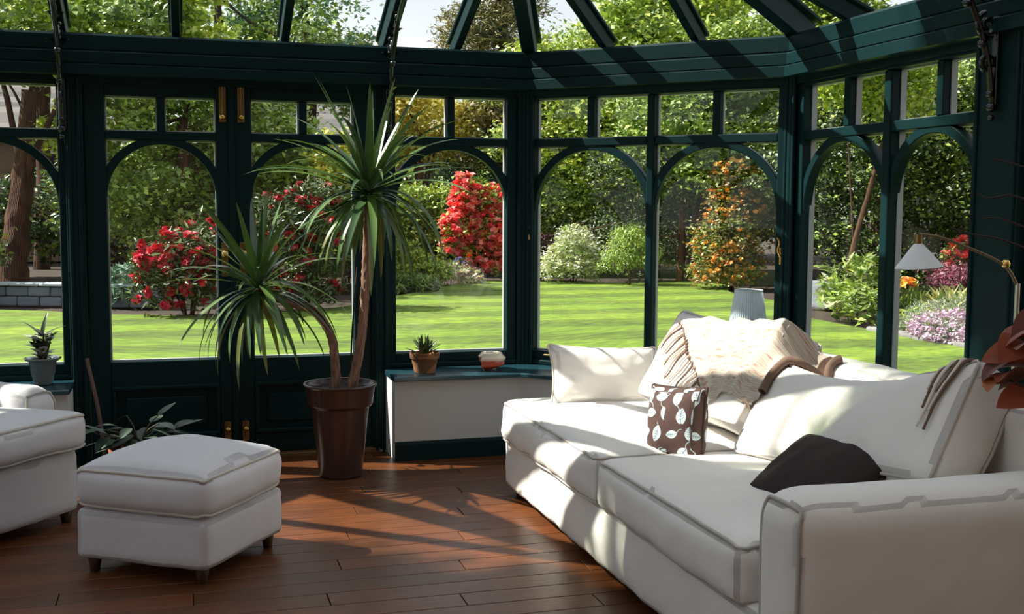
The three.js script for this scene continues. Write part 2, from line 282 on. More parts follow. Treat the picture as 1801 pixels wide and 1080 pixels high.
// ---------------------------------------------------------------- glazed roof
{
  const roof = group('ceiling', [0, 0, 0], 0, { kind: 'structure' });
  const K = Math.tan(rad(67.5)), cos = Math.cos(rad(24)), sin = Math.sin(rad(24));
  const limits = [
    (x) => Math.min(W0, Math.max(0, Math.min(K * (WALLS[0].len - x), D0 + WALLS[0].len - x))), (x) => Math.max(0, Math.min(K * x, K * (WALLS[1].len - x))),
    (x) => Math.max(0, Math.min(K * Math.min(x, 2 * C0 - x), W0 - Math.abs(x - C0))), (x) => Math.max(0, Math.min(K * x, K * (WALLS[3].len - x))), (x) => Math.min(W0, Math.max(0, Math.min(K * x, D0 + x)))];
  const bars = [[], [0.484, 1.034], [C0 - 1.29, C0 - 0.866, C0 - 0.284, C0 + 0.296, C0 + 0.866, C0 + 1.28], [0.484, 1.034], [0.46, 1.09, 1.63]];
  for (let x = 2.2; x < LEN - D0; x += 0.57) bars[4].push(x);
  bars[0] = bars[4].map((x) => WALLS[0].len - x).reverse();
  WALLS.forEach((w, i) => {
    const basis = new THREE.Matrix4().makeBasis(V(1, 0, 0), V(0, cos, -sin), V(0, sin, cos));
    const place = new THREE.Matrix4().makeRotationY(w.turn).setPosition(w.o[0], EAVE + 0.012, w.o[1]);
    const toRoom = (g) => g.applyMatrix4(basis).applyMatrix4(place);
    for (const x of bars[i]) {
      const L = limits[i](x) / cos, main = (i === 2 && Math.abs(Math.abs(x - C0) - 0.866) < 0.01) || (i === 4 && x === 1.63);
      if (L < 0.05) continue;
      const wd = main ? 0.062 : 0.046;
      part('rafter', toRoom(bar(wd, main ? 0.11 : 0.085, L + 0.08, x, main ? 0.02 : 0.028, L / 2 - 0.04, 0.008)), MAT.paint, roof);
      part('glazing_cap', toRoom(bar(wd + 0.03, 0.02, L + 0.08, x, 0.084, L / 2 - 0.04, 0.006)), MAT.paint, roof);
    }
    const edges = [0, ...bars[i], w.len];
    for (let k = 0; k < edges.length - 1; k++) {
      const a = edges[k], b = edges[k + 1], pts = [[a, 0], [b, 0]];
      for (let s = 12; s >= 0; s--) { const x = lerp(a, b, s / 12), l = limits[i](x); if (l > 1e-3) pts.push([x, l / cos]); }
      if (pts.length < 3) continue;
      const pos = []; for (let q = 1; q < pts.length - 1; q++) for (const p of [pts[0], pts[q], pts[q + 1]]) pos.push(p[0], 0.07, p[1]);
      const g = new THREE.BufferGeometry(); g.setAttribute('position', new THREE.Float32BufferAttribute(pos, 3)); g.computeVertexNormals(); uvBox(g);
      part('pane', toRoom(g), MAT.glass, roof);
    }
  });
  const hip = (a, b, r = 0.04) => {
    const d = V(...b).sub(V(...a)), L = d.length(), m = new THREE.Matrix4().lookAt(V(0, 0, 0), d.clone().negate(), V(0, 1, 0)).setPosition(...V(...a).addScaledVector(d, 0.5).toArray());
    part('hip_rafter', bar(2 * r, 0.12, L + 0.1, 0, 0.02, 0, 0.01).applyMatrix4(m), MAT.paint, roof);
    part('glazing_cap', bar(2 * r + 0.05, 0.022, L + 0.1, 0, 0.1, 0, 0.006).applyMatrix4(m), MAT.paint, roof);
  };
  const meet = 0.805 * K, dx = meet * Math.sin(Math.PI / 4), bx = (C0 + W0) / 2 - dx, bz = D0 / 2 + dx, by = EAVE + meet * TAN;
  for (const s of [-1, 1]) {
    hip([s * C0, EAVE + 0.01, 0], [s * bx, by, bz]); hip([s * W0, EAVE + 0.01, D0], [s * bx, by, bz]); hip([s * bx, by, bz], [0, EAVE + W0 * TAN, W0]);
  }
  hip([0, EAVE + W0 * TAN, W0], [0, EAVE + W0 * TAN, LEN], 0.05);
}
// house wall behind the camera, floor
struct('wall_back', new THREE.BoxGeometry(14, 7.6, 0.3).translate(0, 3.65, LEN + 0.16), std(lin(0.2, 0.13, 0.1), 0.9));
struct('floor', new THREE.BoxGeometry(2 * W0 + 0.1, 0.1, LEN + 0.1).translate(0, -0.066, LEN / 2), std(lin(0.06, 0.03, 0.014), 0.6));
{
  const fl = scene.getObjectByName('floor'), R = rng(5);
  const grain = data(256, 64, (u, v) => { const g = 0.5 + 0.5 * Math.sin(40 * (v + 0.06 * tile(u, v, 3, 4)) + 6 * tile(u, v, 5, 9)), n = 0.5 + 0.5 * tile(u, v, 14, 1); const k = 0.55 + 0.25 * g + 0.35 * (n - 0.5); return [0.46 * k + 0.04, 0.27 * k + 0.015, 0.14 * k]; }, { srgb: true });
  const mats = [0, 1, 2, 3].map((k) => { const t = grain.clone(); t.offset.set(k * 0.27, k * 0.31); t.needsUpdate = true; return std(lin(0.8 + 0.12 * k, 0.8 + 0.1 * k, 0.8 + 0.08 * k), 0.38, { map: t }); });
  const wd = 0.13, ln = 1.5, g = new RoundedBoxGeometry(ln - 0.003, 0.016, wd - 0.003, 1, 0.003);
  for (let r = 0; r < 56; r++) for (let c = -3; c < 4; c++) {
    const z = 0.1 + wd * (r + 0.5), off = (r * 0.47) % ln, x = c * ln + off, lim = z < D0 + 0.3 ? W0 - (D0 - z) - 0.3 : W0 - 0.36;
    const a = Math.max(-lim, x - ln / 2), b = Math.min(lim, x + ln / 2); if (b - a < 0.1) continue;
    const p = part('plank', g, mats[Math.floor(R() * 4)], fl); p.scale.x = (b - a) / ln; p.position.set((a + b) / 2, -0.008, z);
  }
}
// ---------------------------------------------------------------- soft furnishings
const wob = (p, k, s) => perlin.noise(p.x * k + s, p.y * k - s * 1.3, p.z * k + s * 0.7);
// A soft block w x h x d about its centre. bulge: outward swell of each pair of faces; sag: how far the middle of the top edge sinks.
function softBlock(w, h, d, { r = 0.04, bulge = [0, 0, 0], sag = 0, noise = 0.006, freq = 6, sd = 1, seg = 0.03, crease = 0 } = {}) {
  const n = [w, h, d].map((q) => Math.max(8, Math.round(q / seg))), half = [w / 2, h / 2, d / 2];
  const f = (v, lift = 0) => { // the rounded, swollen shape of a point of the plain box
    const p = v.clone(), q = V(...['x', 'y', 'z'].map((a, i) => Math.max(-half[i] + r, Math.min(half[i] - r, p[a]))));
    const o = p.clone().sub(q); if (o.lengthSq() > 1e-12) p.copy(q).addScaledVector(o.normalize(), r + lift);
    const s = ['x', 'y', 'z'].map((a, i) => v[a] / half[i]), k = s.map((t) => 1 - Math.min(1, t * t));
    p.x += s[0] * bulge[0] * k[1] * k[2]; p.y += s[1] * bulge[1] * k[0] * k[2]; p.z += s[2] * bulge[2] * k[0] * k[1];
    if (sag) p.y -= sag * k[0] * Math.max(0, s[1]) ** 1.5;
    const m = noise * (wob(p, freq, sd) + 0.5 * wob(p, freq * 2.3, sd + 4)) + crease * Math.pow(Math.abs(wob(p, freq * 0.9, sd + 9)), 0.5);
    p.addScaledVector(v.clone().divide(V(...half)).normalize(), m); return p;
  };
  let g = new THREE.BoxGeometry(w, h, d, ...n); g.deleteAttribute('uv'); g.deleteAttribute('normal'); g = mergeVertices(g, 1e-5);
  const P = g.attributes.position; for (let i = 0; i < P.count; i++) { const p = f(V(P.getX(i), P.getY(i), P.getZ(i))); P.setXYZ(i, p.x, p.y, p.z); }
  g.computeVertexNormals(); uvBox(g);
  const loop = (axis, side, rad_ = 0.006) => { // piping round one face
    const [a, b] = [0, 1, 2].filter((i) => i !== axis), pts = [], N = 14;
    for (let e = 0; e < 4; e++) for (let i = 0; i < N; i++) {
      const t = -1 + 2 * i / N, c = [0, 0, 0]; c[axis] = side * half[axis];
      [c[a], c[b]] = e === 0 ? [t * half[a], -half[b]] : e === 1 ? [half[a], t * half[b]] : e === 2 ? [-t * half[a], half[b]] : [-half[a], -t * half[b]];
      pts.push(f(V(...c), 0.004));
    }
    return tube(pts, rad_, 120, 6, true);
  };
  return { g, loop, f };
}
// A knife-edge cushion w x h, t thick, in the xy plane.
function pillow(w, h, t, { pinch = 0.08, noise = 0.005, sd = 1, n = 30, ear = 0 } = {}) {
  const outline = (s, v) => { const e = Math.max(Math.abs(s), Math.abs(v)); return [w / 2 * s * (1 - pinch * (1 - v * v) * Math.abs(s) ** 3) * (1 + ear * e), h / 2 * v * (1 - pinch * (1 - s * s) * Math.abs(v) ** 3) * (1 + ear * e)]; };
  const pos = [], idx = [], N = n + 1;
  for (const sgn of [1, -1]) for (let j = 0; j < N; j++) for (let i = 0; i < N; i++) {
    const s = -1 + 2 * i / n, v = -1 + 2 * j / n, [x, y] = outline(s, v), k = Math.pow(Math.max(0, (1 - Math.abs(s) ** 2.6) * (1 - Math.abs(v) ** 2.6)), 0.5);
    const p = V(x, y, sgn * t / 2 * k), m = noise * (wob(p, 9, sd + sgn) + 0.6 * wob(p, 20, sd)) * Math.min(1, k * 3);
    pos.push(p.x, p.y, p.z + sgn * m);
  }
  for (let f = 0; f < 2; f++) for (let j = 0; j < n; j++) for (let i = 0; i < n; i++) { const a = f * N * N + j * N + i, b = a + 1, c = a + N, d = c + 1; f ? idx.push(a, c, b, b, c, d) : idx.push(a, b, c, b, d, c); }
  let g = new THREE.BufferGeometry(); g.setAttribute('position', new THREE.Float32BufferAttribute(pos, 3)); g.setIndex(idx); g = mergeVertices(g, 1e-6); g.computeVertexNormals(); uvBox(g);
  const pts = []; for (let e = 0; e < 4; e++) for (let i = 0; i < 14; i++) { const q = -1 + 2 * i / 14, [s, v] = e === 0 ? [q, -1] : e === 1 ? [1, q] : e === 2 ? [-q, 1] : [-1, -q]; const [x, y] = outline(s, v); pts.push(V(x, y, 0)); }
  return { g, welt: tube(pts, 0.006, 140, 6, true) };
}
// --- sofa along the right flank, facing the room
const sofa = group('sofa', [1.9, 0, 2.45], 0, { label: 'cream loose-covered sofa with a deep quilted seat beside the right windows', category: 'sofa' });
{
  const at = (g, x, y, z) => g.translate(x - 1.9, y, z - 2.45);
  const base = softBlock(1.0, 0.26, 2.62, { r: 0.03, bulge: [0.012, 0, 0], noise: 0.006, sd: 3 });
  part('base', at(base.g, 1.74, 0.17, 2.5), MAT.cream, sofa);
  const seatA = softBlock(0.86, 0.2, 1.32, { r: 0.05, bulge: [0.02, 0.03, 0.015], noise: 0.012, freq: 5, sd: 5, crease: 0.004 });
  const s1 = part('seat_cushion', at(seatA.g, 1.64, 0.375, 1.88), MAT.cream, sofa); part('piping', at(seatA.loop(1, 1), 1.64, 0.375, 1.88), MAT.creamWelt, s1); part('piping', at(seatA.loop(1, -1), 1.64, 0.375, 1.88), MAT.creamWelt, s1);
  const seatB = softBlock(0.86, 0.2, 1.16, { r: 0.05, bulge: [0.02, 0.03, 0.01], noise: 0.01, freq: 5, sd: 8 });
  const s2 = part('seat_cushion', at(seatB.g, 1.64, 0.375, 3.13), MAT.cream, sofa); part('piping', at(seatB.loop(1, 1), 1.64, 0.375, 3.13), MAT.creamWelt, s2);
  const back = softBlock(0.2, 0.56, 2.62, { r: 0.07, noise: 0.006, sd: 2 }); part('backrest', at(back.g, 2.2, 0.55, 2.5), MAT.cream, sofa);
  const armF = softBlock(0.72, 0.4, 0.16, { r: 0.07, noise: 0.004, sd: 12 }); part('arm', at(armF.g, 1.98, 0.4, 1.2), MAT.cream, sofa);
  const armN = softBlock(0.98, 0.6, 0.24, { r: 0.09, noise: 0.005, sd: 14 }); const an = part('arm', at(armN.g, 1.72, 0.36, 3.86), MAT.cream, sofa); part('piping', at(armN.loop(0, -1), 1.72, 0.36, 3.86), MAT.creamWelt, an);
  for (const [x, z] of [[1.3, 1.28], [2.2, 1.28], [1.3, 3.72], [2.2, 3.72]]) part('foot', lathe([[0, 0], [0.022, 0], [0.034, 0.05], [0, 0.05]], 16).translate(x - 1.9, 0, z - 2.45), std(lin(0.05, 0.025, 0.012), 0.4), sofa);
}
// back cushions lean on the backrest; front faces -x
function backCushion(w, h, d, z, label, sd, roll, sag, y, x = 1.93) {
  const b = softBlock(w, h, d, { r: 0.045, bulge: [0, 0.0, 0.045], sag, noise: 0.011, freq: 5, sd, crease: 0.003 });
  const g = group('back_cushion', [x, y, z], 0, { label, category: 'cushion' });
  g.rotation.order = 'YXZ'; g.rotation.set(rad(-31), -Math.PI / 2, roll);
  part('cover', b.g, MAT.cream, g); part('piping', b.loop(2, 1), MAT.creamWelt, g); part('piping', b.loop(2, -1), MAT.creamWelt, g); return g;
}
const cushA = backCushion(0.98, 0.47, 0.2, 2.12, 'large cream back cushion with the woven throw hanging over it', 21, rad(2), 0.035, 0.718, 1.95);
const cushB = backCushion(1.1, 0.43, 0.19, 3.16, 'large cream box-edged back cushion at the camera end of the sofa', 27, rad(8), 0.1, 0.688, 1.955);
{ // pillow that stands against the far arm
  const p = pillow(0.53, 0.3, 0.17, { sd: 31, ear: 0.03, noise: 0.008 }), g = group('scatter_cushion', [1.67, 0.598, 1.43], rad(-3), { label: 'oblong cream scatter cushion propped upright at the far end of the sofa', category: 'cushion' });
  g.rotation.order = 'YXZ'; g.rotation.x = rad(-22); g.rotation.z = rad(-3);
  part('cover', p.g, MAT.cream, g); part('piping', p.welt, MAT.creamWelt, g);
}
{ // printed cushion: brown with pale blue leaves
  const cv = document.createElement('canvas'); cv.width = cv.height = 512; const c = cv.getContext('2d'), R = rng(77);
  c.fillStyle = '#4a332e'; c.fillRect(0, 0, 512, 512);
  for (let i = 0; i < 900; i++) { c.fillStyle = `rgba(${R() > 0.5 ? '110,80,72' : '30,18,16'},0.25)`; c.fillRect(R() * 512, R() * 512, 3, 3); }
  for (let j = 0; j < 6; j++) for (let i = 0; i < 6; i++) {
    c.save(); c.translate(42 + i * 85 + (j % 2) * 38 + R() * 14, 45 + j * 85 + R() * 12); c.rotate(R() * 6.28); const s = 0.9 + R() * 0.35; c.scale(s, s);
    c.strokeStyle = '#9fb0b3'; c.lineWidth = 3.5; c.beginPath(); c.moveTo(-56, 14); c.quadraticCurveTo(-40, 18, -28, 0); c.stroke();
    c.fillStyle = '#c8d8dc'; c.beginPath(); c.moveTo(-32, 0); c.bezierCurveTo(-14, -30, 18, -26, 34, 2); c.bezierCurveTo(14, 22, -14, 24, -32, 0); c.fill();
    c.strokeStyle = '#6d7f86'; c.lineWidth = 3; c.beginPath(); c.moveTo(-30, 0); c.quadraticCurveTo(0, -6, 30, 2); c.stroke();
    c.lineWidth = 2; for (let k = -1; k < 3; k++) { c.beginPath(); c.moveTo(k * 10, -3); c.lineTo(k * 10 + 9, -13); c.moveTo(k * 10, -2); c.lineTo(k * 10 + 9, 10); c.stroke(); }
    c.restore();
  }
  const t = new THREE.CanvasTexture(cv); t.colorSpace = THREE.SRGBColorSpace; t.wrapS = t.wrapT = THREE.RepeatWrapping; t.repeat.set(2.3, 2.3);
  const p = pillow(0.27, 0.29, 0.16, { sd: 41, pinch: 0.05, noise: 0.004 }), g = group('scatter_cushion', [1.57, 0.578, 2.5], rad(-64), { label: 'small brown cushion printed with pale blue leaves', category: 'cushion' });
  g.rotation.order = 'YXZ'; g.rotation.x = rad(-9); g.rotation.z = rad(4);
  part('cover', p.g, std(lin(1, 1, 1), 0.85, { map: t, bumpMap: MAT.cream.bumpMap, bumpScale: 0.0006 }), g); part('piping', p.welt, std(lin(0.06, 0.035, 0.03), 0.9), g);
}
{ // dark brown velvet cushion lying in front
  const p = pillow(0.46, 0.38, 0.14, { sd: 51, pinch: 0.07, noise: 0.006 }), g = group('scatter_cushion', [1.7, 0.54, 3.32], rad(-80), { label: 'plain dark brown velvet cushion low against the big cream cushion', category: 'cushion' });
  g.rotation.order = 'YXZ'; g.rotation.x = rad(-58); g.rotation.z = rad(3);
  part('cover', p.g, MAT.brownVelvet, g); part('piping', p.welt, MAT.brownVelvet, g);
}
// --- woven throw: dropped on to the cushions from above, with knotted fringes at both ends
const throwMat = (() => {
  const t = data(256, 256, (u, v) => {
    const bands = 0.5 + 0.5 * tile(0.1, v, 9, 3, 3), slub = 0.5 + 0.5 * Math.sin(v * 2 * Math.PI * 46 + 3 * tile(u, v, 6, 8)), n = 0.5 + 0.5 * tile(u, v, 22, 5);
    const edge = u > 0.93 ? 1 : 0, k = 0.5 + 0.35 * slub * 0.6 + 0.3 * (n - 0.5);
    const a = [0.72, 0.68, 0.63], b = [0.63, 0.49, 0.42], w = THREE.MathUtils.clamp((bands - 0.5) * 3, 0, 0.5) * n + THREE.MathUtils.clamp((0.5 + 0.5 * tile(u * 0.5, v, 30, 15) - 0.56) * 8, 0, 0.9), e = [0.28, 0.19, 0.15];
    return [0, 1, 2].map((i) => lerp(lerp(a[i], b[i], w) * (0.72 + 0.45 * k), e[i] * (0.6 + 0.7 * n), edge));
  }, { srgb: true });
  return std(lin(1, 1, 1), 0.95, { map: t, side: THREE.DoubleSide, bumpMap: t, bumpScale: 0.004 });
})();
const fringeMat = [std(lin(0.55, 0.42, 0.33), 0.9), std(lin(0.14, 0.085, 0.06), 0.9), std(lin(0.7, 0.62, 0.55), 0.9)];
{
  scene.updateMatrixWorld(true);
  const targets = [...cushA.children, ...cushB.children, ...sofa.children].filter((m) => m.isMesh), ray = new THREE.Raycaster();
  const d = V(0.45, -0.893, 0).normalize(), e = V(0.893, 0.45, 0).normalize();
  const drop = (z, k, lift) => { const o = e.clone().multiplyScalar(k).addScaledVector(d, -2); o.z = z; ray.set(o, d); const h = ray.intersectObjects(targets, false)[0]; return h && h.distance < 2.5 ? h.point.clone().addScaledVector(d, -lift) : null; };
  const g = group('throw_blanket', [0, 0, 0], 0, { label: 'woven beige and rust throw with knotted fringe draped over the back cushions', category: 'throw' });
  const A = [1.78, 2.1], B = [2.34, 1.85], Cc = [2.7, 1.94], Dd = [2.74, 2.31], N = 54, M = 44, pos = [], uv = [], idx = [];
  const S = (s, t) => { const x = [0, 1].map((i) => lerp(lerp(A[i], B[i], t), lerp(Dd[i], Cc[i], t), s)); return [x[0] + 0.02 * Math.sin(t * 9 + s * 4), x[1] + 0.012 * Math.sin(s * 11 + t * 3)]; };
  const grid = []; for (let j = 0; j <= M; j++) for (let i = 0; i <= N; i++) { const [z, k] = S(i / N, j / M); grid.push(drop(z, k, 0.016 + 0.006 * Math.sin(i * 0.55 + j * 0.2)) ?? grid.at(-1).clone().add(V(0.012, -0.012, 0.004))); }
  // relax the drape so that it bridges gaps like cloth
  for (let it = 0; it < 10; it++) { const c = grid.map((p) => p.clone()); for (let j = 1; j < M; j++) for (let i = 1; i < N; i++) { const q = j * (N + 1) + i, m = c[q - 1].clone().add(c[q + 1]).add(c[q - N - 1]).add(c[q + N + 1]).multiplyScalar(0.25), up = m.clone().sub(c[q]).dot(d); if (up < 0) grid[q].addScaledVector(d, up); } }
  grid.forEach((p, q) => { pos.push(p.x, p.y, p.z); uv.push((q % (N + 1)) / N, Math.floor(q / (N + 1)) / M * 0.9); });
  for (let j = 0; j < M; j++) for (let i = 0; i < N; i++) { const a = j * (N + 1) + i; idx.push(a, a + N + 1, a + 1, a + 1, a + N + 1, a + N + 2); }
  const cg = new THREE.BufferGeometry(); cg.setAttribute('position', new THREE.Float32BufferAttribute(pos, 3)); cg.setAttribute('uv', new THREE.Float32BufferAttribute(uv, 2)); cg.setIndex(idx); cg.computeVertexNormals();
  part('cloth', cg, throwMat, g);
  const hem = []; for (let j = 0; j <= M; j += 2) { const p = grid[j * (N + 1) + N].clone().addScaledVector(d, -0.008); hem.push(p); }
  part('rolled_edge', tube(hem, 0.017, 60, 8), fringeMat[1], g, { label: 'dark brown rolled edge' });
  const R = rng(9), n = 20;
  for (let k = 0; k < n; k++) { // fringe of the far end
    const t = (k + 0.5) / n, s0 = S(0, t), L = 0.11 + 0.05 * R(), a = R() * 0.4 - 0.2, pts = [];
    for (let q = 0; q <= 6; q++) { const f = q / 6; pts.push(drop(s0[0] - L * f * 0.75 + 0.01 * Math.sin(f * 5 + k), s0[1] - L * f * (0.75 + a), 0.012 + 0.004 * Math.sin(f * 3)) ?? pts.at(-1)); }
    part('tassel', taperTube(pts.map((p) => p.toArray()), 0.0062, 0.003, 14, 6, 0.3, k), fringeMat[k % 3], g);
    part('knot', new THREE.SphereGeometry(0.0095, 10, 8).translate(pts[0].x, pts[0].y + 0.003, pts[0].z), fringeMat[1], g, { label: 'dark knot' });
  }
  for (let k = 0; k < 6; k++) { // second end hangs over the near corner of the big cushion
    const z = 3.56 + 0.013 * k, pts = []; for (let q = 0; q <= 9; q++) { const f = q / 9; pts.push(drop(z + 0.01 * f + 0.006 * Math.sin(f * 6 + k * 1.3), 2.27 - (0.1 + 0.03 * (k % 3)) * f * 1.7, 0.014) ?? pts.at(-1) ?? V(1.95, 0.9, z)); }
    part('tassel', taperTube(pts.map((p) => p.toArray()), 0.0065, 0.004, 24, 6, 0.3, k + 40), fringeMat[k % 2 ? 1 : 2], g);
  }
}
// --- armchair and footstool
{
  const ang = Math.atan2(0.785, 0.62), g = group('armchair', [-0.7 - 0.44 * 0.785 - 0.36 * 0.62, 0, 1.22 - 0.44 * 0.62 + 0.36 * 0.785], ang, { label: 'pale loose-covered armchair with a low rounded arm behind the footstool', category: 'armchair' });
  // local z is the way the chair faces, local x its side; +x points towards the windows side after the turn
  const seat = softBlock(0.76, 0.16, 0.88, { r: 0.045, bulge: [0.012, 0.012, 0.02], noise: 0.008, freq: 5, sd: 61 });
  const s = part('seat_cushion', seat.g.translate(0, 0.42, 0), MAT.lilac, g); for (const k of [1, -1]) part('piping', seat.loop(1, k).translate(0, 0.42, 0), MAT.creamWelt, s);
  const base = softBlock(0.74, 0.28, 0.82, { r: 0.03, noise: 0.006, sd: 63 }); part('base', base.g.translate(0, 0.19, -0.02), MAT.lilac, g);
  for (const k of [1, -1]) { const arm = softBlock(0.22, 0.3, 0.74, { r: 0.1, noise: 0.007, sd: 65 + k }); const a = part('arm', arm.g.translate(k * 0.4, 0.44, -0.2), MAT.lilac, g); part('piping', arm.loop(2, 1, 0.005).translate(k * 0.4, 0.44, -0.2), MAT.creamWelt, a); }
  const back = softBlock(0.9, 0.6, 0.22, { r: 0.09, noise: 0.008, sd: 69 }); part('backrest', back.g.rotateX(-0.2).translate(0, 0.72, -0.52), MAT.lilac, g);
  for (const [x, z] of [[-0.33, -0.38], [0.33, -0.38], [-0.33, 0.34], [0.33, 0.34]]) part('foot', lathe([[0, 0], [0.02, 0], [0.03, 0.06], [0, 0.06]], 14).translate(x, 0, z), std(lin(0.05, 0.025, 0.012), 0.4), g);
}
{
  const g = group('footstool', [-0.29, 0, 1.87], rad(-34), { label: 'square pale upholstered footstool in front of the armchair', category: 'footstool' });
  const top = softBlock(0.6, 0.17, 0.6, { r: 0.06, bulge: [0.01, 0.07, 0.01], noise: 0.006, freq: 5, sd: 71 });
  const c = part('cushion', top.g.translate(0, 0.335, 0), MAT.lilac, g); for (const k of [1, -1]) part('piping', top.loop(1, k).translate(0, 0.335, 0), MAT.creamWelt, c);
  const b = softBlock(0.58, 0.2, 0.58, { r: 0.03, noise: 0.005, sd: 73 }); part('base', b.g.translate(0, 0.155, 0), MAT.lilac, g);
  for (const [x, z] of [[-0.24, -0.24], [0.24, -0.24], [-0.24, 0.24], [0.24, 0.24]]) part('foot', lathe([[0, 0], [0.018, 0], [0.028, 0.065], [0, 0.065]], 14).translate(x, 0, z), std(lin(0.05, 0.025, 0.012), 0.4), g);
}
// ---------------------------------------------------------------- indoor plants and ornaments
const leafMat = (r, g, b, rough = 0.4, tr = 0.3) => new THREE.MeshPhysicalMaterial({ color: lin(r, g, b), roughness: rough, transmission: tr, thickness: 0, side: THREE.DoubleSide });
// Strap leaf: starts at elevation a0 (radians), bends down by droop towards the tip; lies in the local xy plane, along +x.
function strapLeaf(L, W, a0, droop, fold = 0.35, power = 1.4, seg = 12, tw = 0) {
  const pos = [], idx = []; let x = 0, y = 0;
  for (let i = 0; i <= seg; i++) {
    const t = i / seg, a = a0 - droop * Math.pow(t, power), w = W / 2 * (t < 0.3 ? lerp(0.6, 1, t / 0.3) : Math.pow(1 - (t - 0.3) / 0.7, 0.62)), roll = tw * t;
    const nx = -Math.sin(a), ny = Math.cos(a);
    for (const s of [-1, 0, 1]) { const up = s ? fold * w : 0, zz = s * w * Math.cos(roll), u2 = up + s * w * Math.sin(roll); pos.push(x + nx * u2, y + ny * u2, zz); }
    x += Math.cos(a) * L / seg; y += Math.sin(a) * L / seg;
  }
  for (let i = 0; i < seg; i++) for (let s = 0; s < 2; s++) { const a = i * 3 + s; idx.push(a, a + 1, a + 3, a + 1, a + 4, a + 3); }
  const g = new THREE.BufferGeometry(); g.setAttribute('position', new THREE.Float32BufferAttribute(pos, 3)); g.setIndex(idx); g.computeVertexNormals(); return uvBox(g);
}
function broadLeaf(L, W, curl = 0.4, fold = 0.25, seg = 8) {
  const pos = [], idx = []; let x = 0, y = 0;
  for (let i = 0; i <= seg; i++) { const t = i / seg, a = -curl * t, w = W / 2 * Math.pow(Math.sin(Math.PI * Math.min(1, 0.04 + 0.96 * Math.pow(t, 0.8))), 0.8); for (const s of [-1, -0.5, 0, 0.5, 1]) pos.push(x, y + Math.abs(s) * w * fold - s * s * w * 0.12, s * w); x += Math.cos(a) * L / seg; y += Math.sin(a) * L / seg; }
  for (let i = 0; i < seg; i++) for (let s = 0; s < 4; s++) { const a = i * 5 + s; idx.push(a, a + 1, a + 5, a + 1, a + 6, a + 5); }
  const g = new THREE.BufferGeometry(); g.setAttribute('position', new THREE.Float32BufferAttribute(pos, 3)); g.setIndex(idx); g.computeVertexNormals(); return uvBox(g);
}
const barkTex = data(128, 256, (u, v) => { const n = tile(u, v, 10, 2), r = 0.5 + 0.5 * Math.sin(v * 2 * Math.PI * 40 + 4 * n), k = 0.55 + 0.3 * r + 0.5 * n; return [0.8 * k, 0.63 * k, 0.53 * k]; }, { srgb: true });
{ // tall two-headed yucca in a brown tub
  const g = group('potted_yucca', [0.507, 0, 0.612], 0, { label: 'tall two-headed yucca in a brown tub by the garden doors', category: 'plant' });
  const potM = new THREE.MeshPhysicalMaterial({ color: lin(0.05, 0.02, 0.014), roughness: 0.32, clearcoat: 0.3 });
  part('pot', lathe([[0, 0], [0.108, 0], [0.114, 0.01], [0.149, 0.365], [0.152, 0.372], [0.166, 0.376], [0.17, 0.386], [0.181, 0.474], [0.19, 0.478], [0.193, 0.486], [0.189, 0.493], [0.178, 0.492], [0.17, 0.44], [0, 0.44]], 56), potM, g, { label: 'dark brown plastic tub' });
  part('soil', new THREE.CylinderGeometry(0.17, 0.17, 0.02, 32).translate(0, 0.45, 0), MAT.soil, g);
  const trunkM = std(lin(0.85, 0.8, 0.78), 0.9, { map: barkTex, bumpMap: barkTex, bumpScale: 0.004 });
  // trunks are drawn in the room's axes, then moved to the pot
  const X = [0.96, 0.28], P = (r, y, f = 0) => [r * X[0] - f * X[1], y, r * X[1] + f * X[0]]; // r: to the right in the photograph, f: towards the camera
  const headA = P(-0.4, 0.985, 0.1), headB = P(0.16, 1.47, 0.02);
  part('trunk', taperTube([P(-0.02, 0.44), P(-0.025, 0.58), P(-0.045, 0.74), P(-0.13, 0.87, 0.03), P(-0.26, 0.92, 0.06), headA], 0.026, 0.019, 60, 12, 0.25, 2), trunkM, g);
  part('trunk', taperTube([P(0.055, 0.44), P(0.095, 0.62), P(0.125, 0.84), P(0.14, 1.1), headB], 0.027, 0.019, 60, 12, 0.25, 5), trunkM, g);
  part('support_cane', taperTube([P(0.045, 0.45, -0.05), P(0.06, 0.75, -0.04), P(0.09, 1.1, -0.03)], 0.005, 0.004, 16, 6), std(lin(0.03, 0.025, 0.02), 0.8), g, { label: 'thin dark cane' });
  const mats = [leafMat(0.075, 0.14, 0.035, 0.24, 0.22), leafMat(0.1, 0.18, 0.045, 0.24, 0.25), leafMat(0.055, 0.11, 0.045, 0.22, 0.2), leafMat(0.15, 0.19, 0.045, 0.3, 0.3)];
  const R = rng(101);
  const head = (c, n, L0, tilt) => {
    for (let i = 0; i < n; i++) {
      const t = (i + 0.5) / n, az = i * 2.39996 + R() * 0.5, el = lerp(1.3, -0.55, Math.pow(t, 0.9)) + (R() - 0.5) * 0.35, L = L0 * (0.82 + 0.3 * R()) * (t > 0.75 ? 0.9 : 1);
      const low = el < 0.3, droop = (el > 0.95 ? 0.15 : el > 0.3 ? 0.75 : 1.7) * (0.6 + 0.8 * R()), W = 0.034 + 0.016 * R();
      const m = part('leaf', strapLeaf(L, W, Math.max(-1.3, el), Math.min(droop, el + 1.5), 0.3, low ? 0.8 : 1.6, 12, (R() - 0.5) * 0.8), t > 0.85 && R() > 0.5 ? mats[3] : mats[Math.floor(R() * 3)], g);
      m.position.set(c[0], c[1] + 0.09 * (1 - t) - 0.03, c[2]); m.rotation.order = 'ZXY'; m.rotation.set(tilt[0], az, tilt[1]);
      m.position.x += 0.012 * Math.cos(az); m.position.z -= 0.012 * Math.sin(az);
    }
  };
  head(headA, 70, 0.52, [0.0, 0.16]); head(headB, 76, 0.58, [0.02, -0.05]);
}
